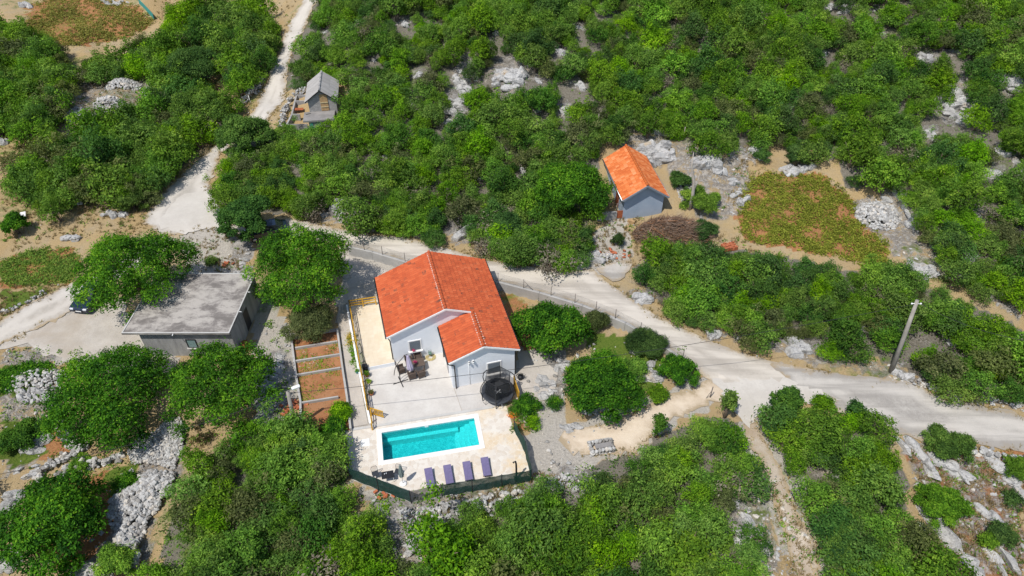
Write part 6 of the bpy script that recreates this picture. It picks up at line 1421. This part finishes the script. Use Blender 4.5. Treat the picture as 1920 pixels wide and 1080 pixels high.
# pile of cut brushwood
def brush_pile():
    r = np.random.default_rng(8); c = G(1256, 446); t = empty('brushwood_pile', c, 0, 'big brown pile of cut brushwood in front of the small house', 'brushwood'); dep = proj(*c)[2]; hw_, hd = 74*dep/FOCAL, 1.9
    V, F, tn, o = [], [], [], 0
    for i in range(3400):
        a, q = r.uniform(0, 6.28), math.sqrt(r.random()); x, y = math.cos(a)*q*hw_, math.sin(a)*q*hd; top = 1.9*(1-q**2.5)*(1-.25*x/hw_)
        z = top*(1-.45*r.random()**2)+.05; L = r.uniform(.3, 1.1); an = r.normal()*.7+.2; el = r.normal()*.35
        d = np.array([math.cos(an)*math.cos(el), math.sin(an)*math.cos(el), math.sin(el)])*L; sd = unit(np.cross(d, r.normal(size=3)))*r.uniform(.012, .03); up = unit(np.cross(d, sd))*np.linalg.norm(sd)
        p = np.array([x, y, z+float(T(c[0]+x, c[1]+y))-c[2]]); b = [p+sd, p-sd*.5+up, p-sd*.5-up, p+d+sd*.3, p+d-sd*.15+up*.3, p+d-sd*.15-up*.3]
        V += b; F += [[o, o+1, o+4, o+3], [o+1, o+2, o+5, o+4], [o+2, o, o+3, o+5]]; tn += [r.random()]*3; o += 6
    link('twigs', np_mesh('twigs', np.array(V), np.array(F), ['brush'], np.array(tn)), t)
k = NM('brush'); k.col(k.ramp(k.attr('tone'), [(0, (.1, .065, .045)), (.45, (.19, .125, .09)), (.75, (.27, .2, .15)), (.9, (.34, .15, .06)), (1, (.38, .3, .24))])); k.rough(.9, .15); M['brush'] = k.m
brush_pile()
def brick_stack(px, py, nx, ny, nz, rz, label, sc=1.0, name='brick_stack', mat='brick_red'):
    r = random.Random(px); c = G(px, py); m = MB()
    for i in range(nx):
        for j in range(ny):
            for k in range(nz):
                if k == nz-1 and r.random() < .3: continue
                q = Matrix.Translation((i*.28-nx*.14+r.uniform(-.03, .03), j*.16-ny*.08, k*.1+.05)) @ Matrix.Rotation(r.uniform(-.15, .15), 4, 'Z'); m.box((-.13*sc, -.07*sc, -.045), (.13*sc, .07*sc, .045), 0, q)
    o = m.build(name, mat); o.location = c; o.rotation_euler = (0, 0, rz); tag(o, label, 'bricks')
brick_stack(1368, 464, 5, 6, 4, .2, 'stack of red roof tiles at the corner of the vine field')
def loose_bricks(px, py, n, sp, label, seed):
    r = random.Random(seed); c = G(px, py); m = MB()
    for i in range(n):
        x, y = r.gauss(0, sp), r.gauss(0, sp*.7); q = Matrix.Translation((x, y, float(T(c[0]+x, c[1]+y))-c[2]+.08+.1*r.random())) @ Matrix.Rotation(r.uniform(0, 6), 4, 'Z') @ Matrix.Rotation(r.gauss(0, .5), 4, 'X'); m.box((-.15, -.09, -.05), (.15, .09, .05), 0, q)
    o = m.build('broken_bricks', 'brick_red'); o.location = c; tag(o, label, 'bricks')
loose_bricks(1031, 418, 26, .35, 'heap of rusty red broken tiles under the broad walnut tree', 1); loose_bricks(1152, 476, 16, .6, 'scattered red tile fragments on the grey rubble', 2); loose_bricks(546, 765, 26, .5, 'red broken bricks among stones beside the raised beds', 3); loose_bricks(424, 498, 8, .3, 'few red tile pieces behind the flat roofed building', 4); loose_bricks(722, 930, 7, .3, 'red brick fragments under the corner of the pool fence', 5)
# rusty barrels by the flat roofed building
c = G(463, 655); m = MB(); m.lathe([(.28, 0), (.3, .05), (.28, .3), (.3, .32), (.28, .6), (.3, .85)], 16); o = m.build('barrel', 'rust'); o.location = c; tag(o, 'rusty brown barrel at the corner of the flat roofed building', 'barrel')
# stone trough block on the drive
c = G(1127, 842); t = empty('stone_well', c, .2, 'stone built well head with a pale slab beside the drive', 'well')
r = np.random.default_rng(4); spec = [(ICO1, (x, y, z), np.array([.2, .16, .13])*r.uniform(.8, 1.3), rotm(r)) for z in (.05, .25, .45) for x in np.arange(-.8, .9, .27) for y in (-.4, .4)]+[(ICO1, (x, y, z), np.array([.2, .16, .13]), rotm(r)) for z in (.05, .25, .45) for x in (-.8, .8) for y in (-.15, .15)]
V, F, tn = rock_bits(r, spec); link('wall', np_mesh('wall', V, F, ['rubble_stone'], tn), t)
m = MB(); m.box((-.5, -.25, .46), (.75, .15, .53)); m.build('slab', 'weathered_roof', t); m = MB(); m.box((-.95, .42, .3), (.75, .55, .5)); m.build('beam', 'concrete', t)

# ------------------------------------------------------------------ stone shed with its walled yard
def stone_shed():
    s, e = 4.2, 5.55; fl, fr, bl = P(570.8, 192.6, e), P(632.6, 187, e), P(582, 154.4, e); az = R(9); W_ = 3.85; L = 5.6
    U_, V_ = np.array([math.cos(az), math.sin(az)]), np.array([-math.sin(az), math.cos(az)])
    rz = on_y(602, 169, (fl[1]+fr[1])/2)[2]-e; g = rz/(W_/2); print('shed', rz)
    t = empty('stone_shed', (fl[0], fl[1], s), az, 'old grey shed with corrugated pitched roof and boarded loft hatch by the far road', 'shed'); h = e-s; q = .35
    m = MB(); m.extr([(q, -2.2), (W_-q+.1, -2.2), (W_-q+.1, h+q*g-.08), (W_/2, h+rz-.08), (q, h+q*g-.08)], (1, 0, 0), (0, 0, 1), (0, 1, 0), (0, .3, 0), L-.5); m.build('wall', 'block_wall', t)
    B = MB(); sl = W_/2*math.hypot(1, g); slope(B, (0, L, h), (0, -1, 0), (1, 0, g), L, sl, .18, 1.25, .025, .012); slope(B, (W_, 0, h), (0, 1, 0), (-1, 0, g), L, sl, .18, 1.25, .025, .012, uo=90); rf = B.build('roof', ['fibre_cement', 'dark_metal'], t)
    B = MB(); ridge_caps(B, (W_/2, 0, h+rz), (W_/2, L, h+rz), .12, 1.2); B.build('ridge_cap', 'fibre_cement', rf)
    m = MB(); m.box((W_/2-.15, .24, .05), (W_/2+.75, .3, h+rz*.55)); d = m.build('hatch', 'old_wood', t)
    for z in (.5, 1.05): m = MB(); m.box((W_/2-.13, .19, z), (W_/2+.73, .237, z+.09)); m.build('batten', 'pot_cream', d)
    # flat slab in front
    m = MB(); m.box((-.3, -2.0, -.2), (3.3, .29, 0)); m.build('terrace_slab', 'weathered_roof', t)
    m = MB(); m.box((.3, -1.85, -2.4), (3.2, .25, -.203)); m.build('slab_wall', 'block_wall', t)
    m = MB(); m.box((.35, -1.9, -1.6), (.75, -1.86, -.4)); m.build('door', 'tarp_teal', t)
    return t, fl, U_, V_
SH, sfl, sU, sV = stone_shed()
def yard_walls():
    pts = {'a': P(537.5, 233, 3.3), 'b': P(576, 233, 3.3), 'c': P(547, 214, 3.6), 'd': P(562, 214, 3.6), 'e': P(553, 189, 4.0), 'f': P(579, 189, 4.0), 'g': P(556, 178, 4.2), 'h': P(574, 178, 4.2)}
    a = pts['a']; t = empty('yard_walls', (a[0], a[1], a[2]), 0, 'roofless grey block walls of the small yard beside the old shed', 'wall')
    def w_(p, q, h, hq=None):
        p, q = pts[p]-a, pts[q]-a; m = MB(); b = np.array([0, 0, -h/2]); m.bar(p+b, q+b, .2, h); m.build('wall_run', 'block_wall', t)
    w_('a', 'b', 1.4); w_('a', 'c', 1.4); w_('c', 'd', 1.3); w_('c', 'e', 1.2); w_('e', 'f', 1.3); w_('e', 'g', 1.2); w_('g', 'h', 1.2)
yard_walls()
def slab(px, py, z, sx, sy, rz, mat, name, label, cat, th=.06):
    c = P(px, py, z); m = MB(); m.box((-sx/2, -sy/2, 0), (sx/2, sy/2, th)); o = m.build(name, mat); o.location = (c[0], c[1], z); o.rotation_euler = (R(2), R(3), rz); tag(o, label, cat)
slab(597, 203, 4.21, 1.1, .5, .1, 'brick_red', 'board', 'reddish boards lying at the foot of the shed hatch', 'board'); slab(561, 205, 3.55, 1.0, .55, .2, 'rust', 'sheet_metal', 'rusty red sheet lying in the roofless yard', 'sheet'); slab(577, 213, 4.22, .6, .4, .6, 'rubble_stone', 'flat_stone', 'pale flat stones lying on the concrete slab of the shed', 'stone', .1)
slab(44, 405, float(G(44, 405)[2])+.25, .5, 1.0, .5, 'white_stone', 'white_slab', 'white slab lying in the dry grass by the lone tree', 'slab', .2); slab(152, 380, float(G(152, 380)[2])+.15, .5, .8, .2, 'white_stone', 'white_slab', 'white slab at the edge of the wood below the teal pole', 'slab', .2)
c = G(66, 352); m = MB(); m.lathe([(.35, 0), (.45, .2), (.4, .7), (.2, .85)], 14); o = m.build('straw_bale', 'pot_cream'); o.location = c; tag(o, 'pale straw coloured sack lying at the wood edge on the far side', 'sack')
c0 = G(262, 8); c1 = G(290, 38); m = MB(); d = c1-c0; m.bar((0, 0, .5), tuple(d*.5+np.array([0, 0, .55])), .06, 1.0); m.bar(tuple(d*.5+np.array([0, 0, .55])), tuple(d+np.array([0, 0, .5])), .06, 1.0); o = m.build('net_screen', 'tarp_teal'); o.location = c0; tag(o, 'teal net screen at the corner of the far brown field', 'screen')
for a, b, h, lab in ((150, 376, 1.9, 'thin teal pole at the wood edge beyond the walnut tree'), (471, 195, 1.2, 'short white marker post by the far road')):
    c = G(a, b); m = MB(); m.tube([(0, 0, -.2), (-.1, 0, h)], .035, 6); o = m.build('marker_pole', 'tarp_teal' if a == 150 else 'white_paint'); o.location = c; tag(o, lab, 'post')

# ------------------------------------------------------------------ cars under the trees
def car(label, loc, rz):
    t = empty('parked_car', loc, rz, label, 'car')            # front towards local -y
    body = [(-2.1, .35), (-2.12, .62), (-1.95, .78), (-.95, .92), (.2, .98), (1.7, .95), (2.05, .85), (2.1, .4), (1.9, .25), (-1.9, .25)]
    m = MB(); n = len(body); vs = []
    for x, k in ((-.86, .93), (-.78, 1.0), (.78, 1.0), (.86, .93)):
        for y, z in body: vs.append((x, y*(1 if abs(x) < .8 else .97), z if abs(x) < .8 else .3+(z-.3)*.93))
    fs = [(s*n+i, s*n+(i+1) % n, (s+1)*n+(i+1) % n, (s+1)*n+i) for s in range(3) for i in range(n)]+[tuple(range(n)), tuple(3*n+n-1-i for i in range(n))]
    m.add(vs, fs); m.build('body', 'car_paint', t, .05)
    cab = [(-1.0, .9), (-.25, 1.4), (1.0, 1.44), (1.75, .92)]; m = MB(); vs = []
    for x in (-1, 1):
        for y, z in cab: vs.append((x*(.76 if z < 1 else .6), y, z))
    m.add(vs, [(0, 1, 2, 3), (7, 6, 5, 4), (0, 4, 5, 1), (1, 5, 6, 2), (2, 6, 7, 3)]); m.build('glazing', 'glass_dark', t, .02)
    m = MB(); m.box((-.59, -.25, 1.405), (.59, 1.0, 1.46)); m.build('roof', 'car_paint', t, .02)
    for s in (-1, 1):
        for y in (-1.3, 1.3):
            m = MB(); pts = [(s*.68, y, .31), (s*.88, y, .31)]; m.tube(pts, .31, 18, smooth=False); w_ = m.build('wheel', 'tyre', t); m = MB(); m.tube([(s*.87, y, .31), (s*.89, y, .31)], .19, 14); m.build('rim', 'steel', w_)
        m = MB(); m.box((s*.62-.17, -2.12, .6), (s*.62+.17, -1.95, .74)); m.build('headlight', 'headlamp', t, .02)
        m = MB(); m.box((s*.93-.09, -.75, .92), (s*.93+.09, -.63, 1.06)); m.build('mirror', 'black_plastic', t, .02)
    m = MB(); m.box((-.42, -2.135, .42), (.42, -2.06, .6)); m.build('grille', 'black_plastic', t); m = MB(); m.box((-.26, -2.15, .44), (.26, -2.136, .55)); m.build('number_plate', 'white_paint', t)
c = G(154, 592); car('dark blue car parked half under the large walnut tree on the gravel lot', (c[0]+.15, c[1]+2.1, c[2]+.05), .12*-1)
c = G(503, 442); car('dark blue car in the tree shade at the road fork', (c[0], c[1], c[2]+.07), R(-68))

# ------------------------------------------------------------------ poles and the overhead cable
c = G(1671, 698); top = P(1720, 563, c[2]+7.4)-c; t = empty('utility_pole', c, 0, 'tall pale concrete utility pole leaning beside the gravel road', 'pole')
m = MB(); m.tube([(0, 0, -.4), tuple(top*.5), tuple(top)], [.2, .165, .13], 14); m.build('shaft', 'pole_concrete', t)
k_ = top*.955; m = MB(); m.tube([tuple(k_+np.array([-.3, 0, .02])), tuple(k_+np.array([.35, 0, 0]))], .03, 6); m.lathe([(.05, -.05), (.07, 0), (.05, .07)], 8, 0, tuple(k_+np.array([-.32, 0, 0]))); m.lathe([(.05, -.05), (.07, 0), (.05, .07)], 8, 0, tuple(k_+np.array([.36, 0, 0]))); m.build('insulator', 'white_paint', t)
TR = c+k_
c = G(554, 803); top = P(539.5, 735, c[2]+4.1)-c; t = empty('lamp_pole', c, 0, 'short grey concrete pole with a pale street lamp beside the raised beds', 'pole')
m = MB(); m.tube([(0, 0, -.4), tuple(top)], [.17, .13], 12); m.build('shaft', 'pole_concrete', t)
hd = P(551.5, 727.5, c[2]+4.6)-c; m = MB(); m.tube([tuple(top), tuple(top*.4+hd*.6+np.array([0, 0, .1])), tuple(hd)], .035, 6); m.build('bracket', 'steel', t)
m = MB(); q = Matrix.Translation(hd) @ Matrix.Rotation(.5, 4, 'Z'); m.box((-.18, -.13, -.06), (.42, .13, .1), 0, q); m.build('lamp_head', 'white_paint', t, .05)
TL = c+top*.97
def cable(a, b, sag, label, n=24, rad=.018):
    a, b = np.array(a), np.array(b); pts = [tuple((b-a)*i/n-np.array([0, 0, sag*4*(i/n)*(1-i/n)])) for i in range(n+1)]; m = MB(); m.tube(pts, rad, 5); o = m.build('overhead_cable', 'dark_metal'); o.location = a; tag(o, label, 'cable')
cable(TL, TR, 1.0, 'long black overhead cable sagging from the lamp pole across the patio to the utility pole')
e0 = P(-90, 905, 5.0); cable(TL, e0, .9, 'black overhead cable running from the lamp pole down over the scree')
e1 = P(2010, 650, 7.2); cable(TR+np.array([.35, 0, 0]), e1, .8, 'black overhead cable running on from the utility pole over the thicket')
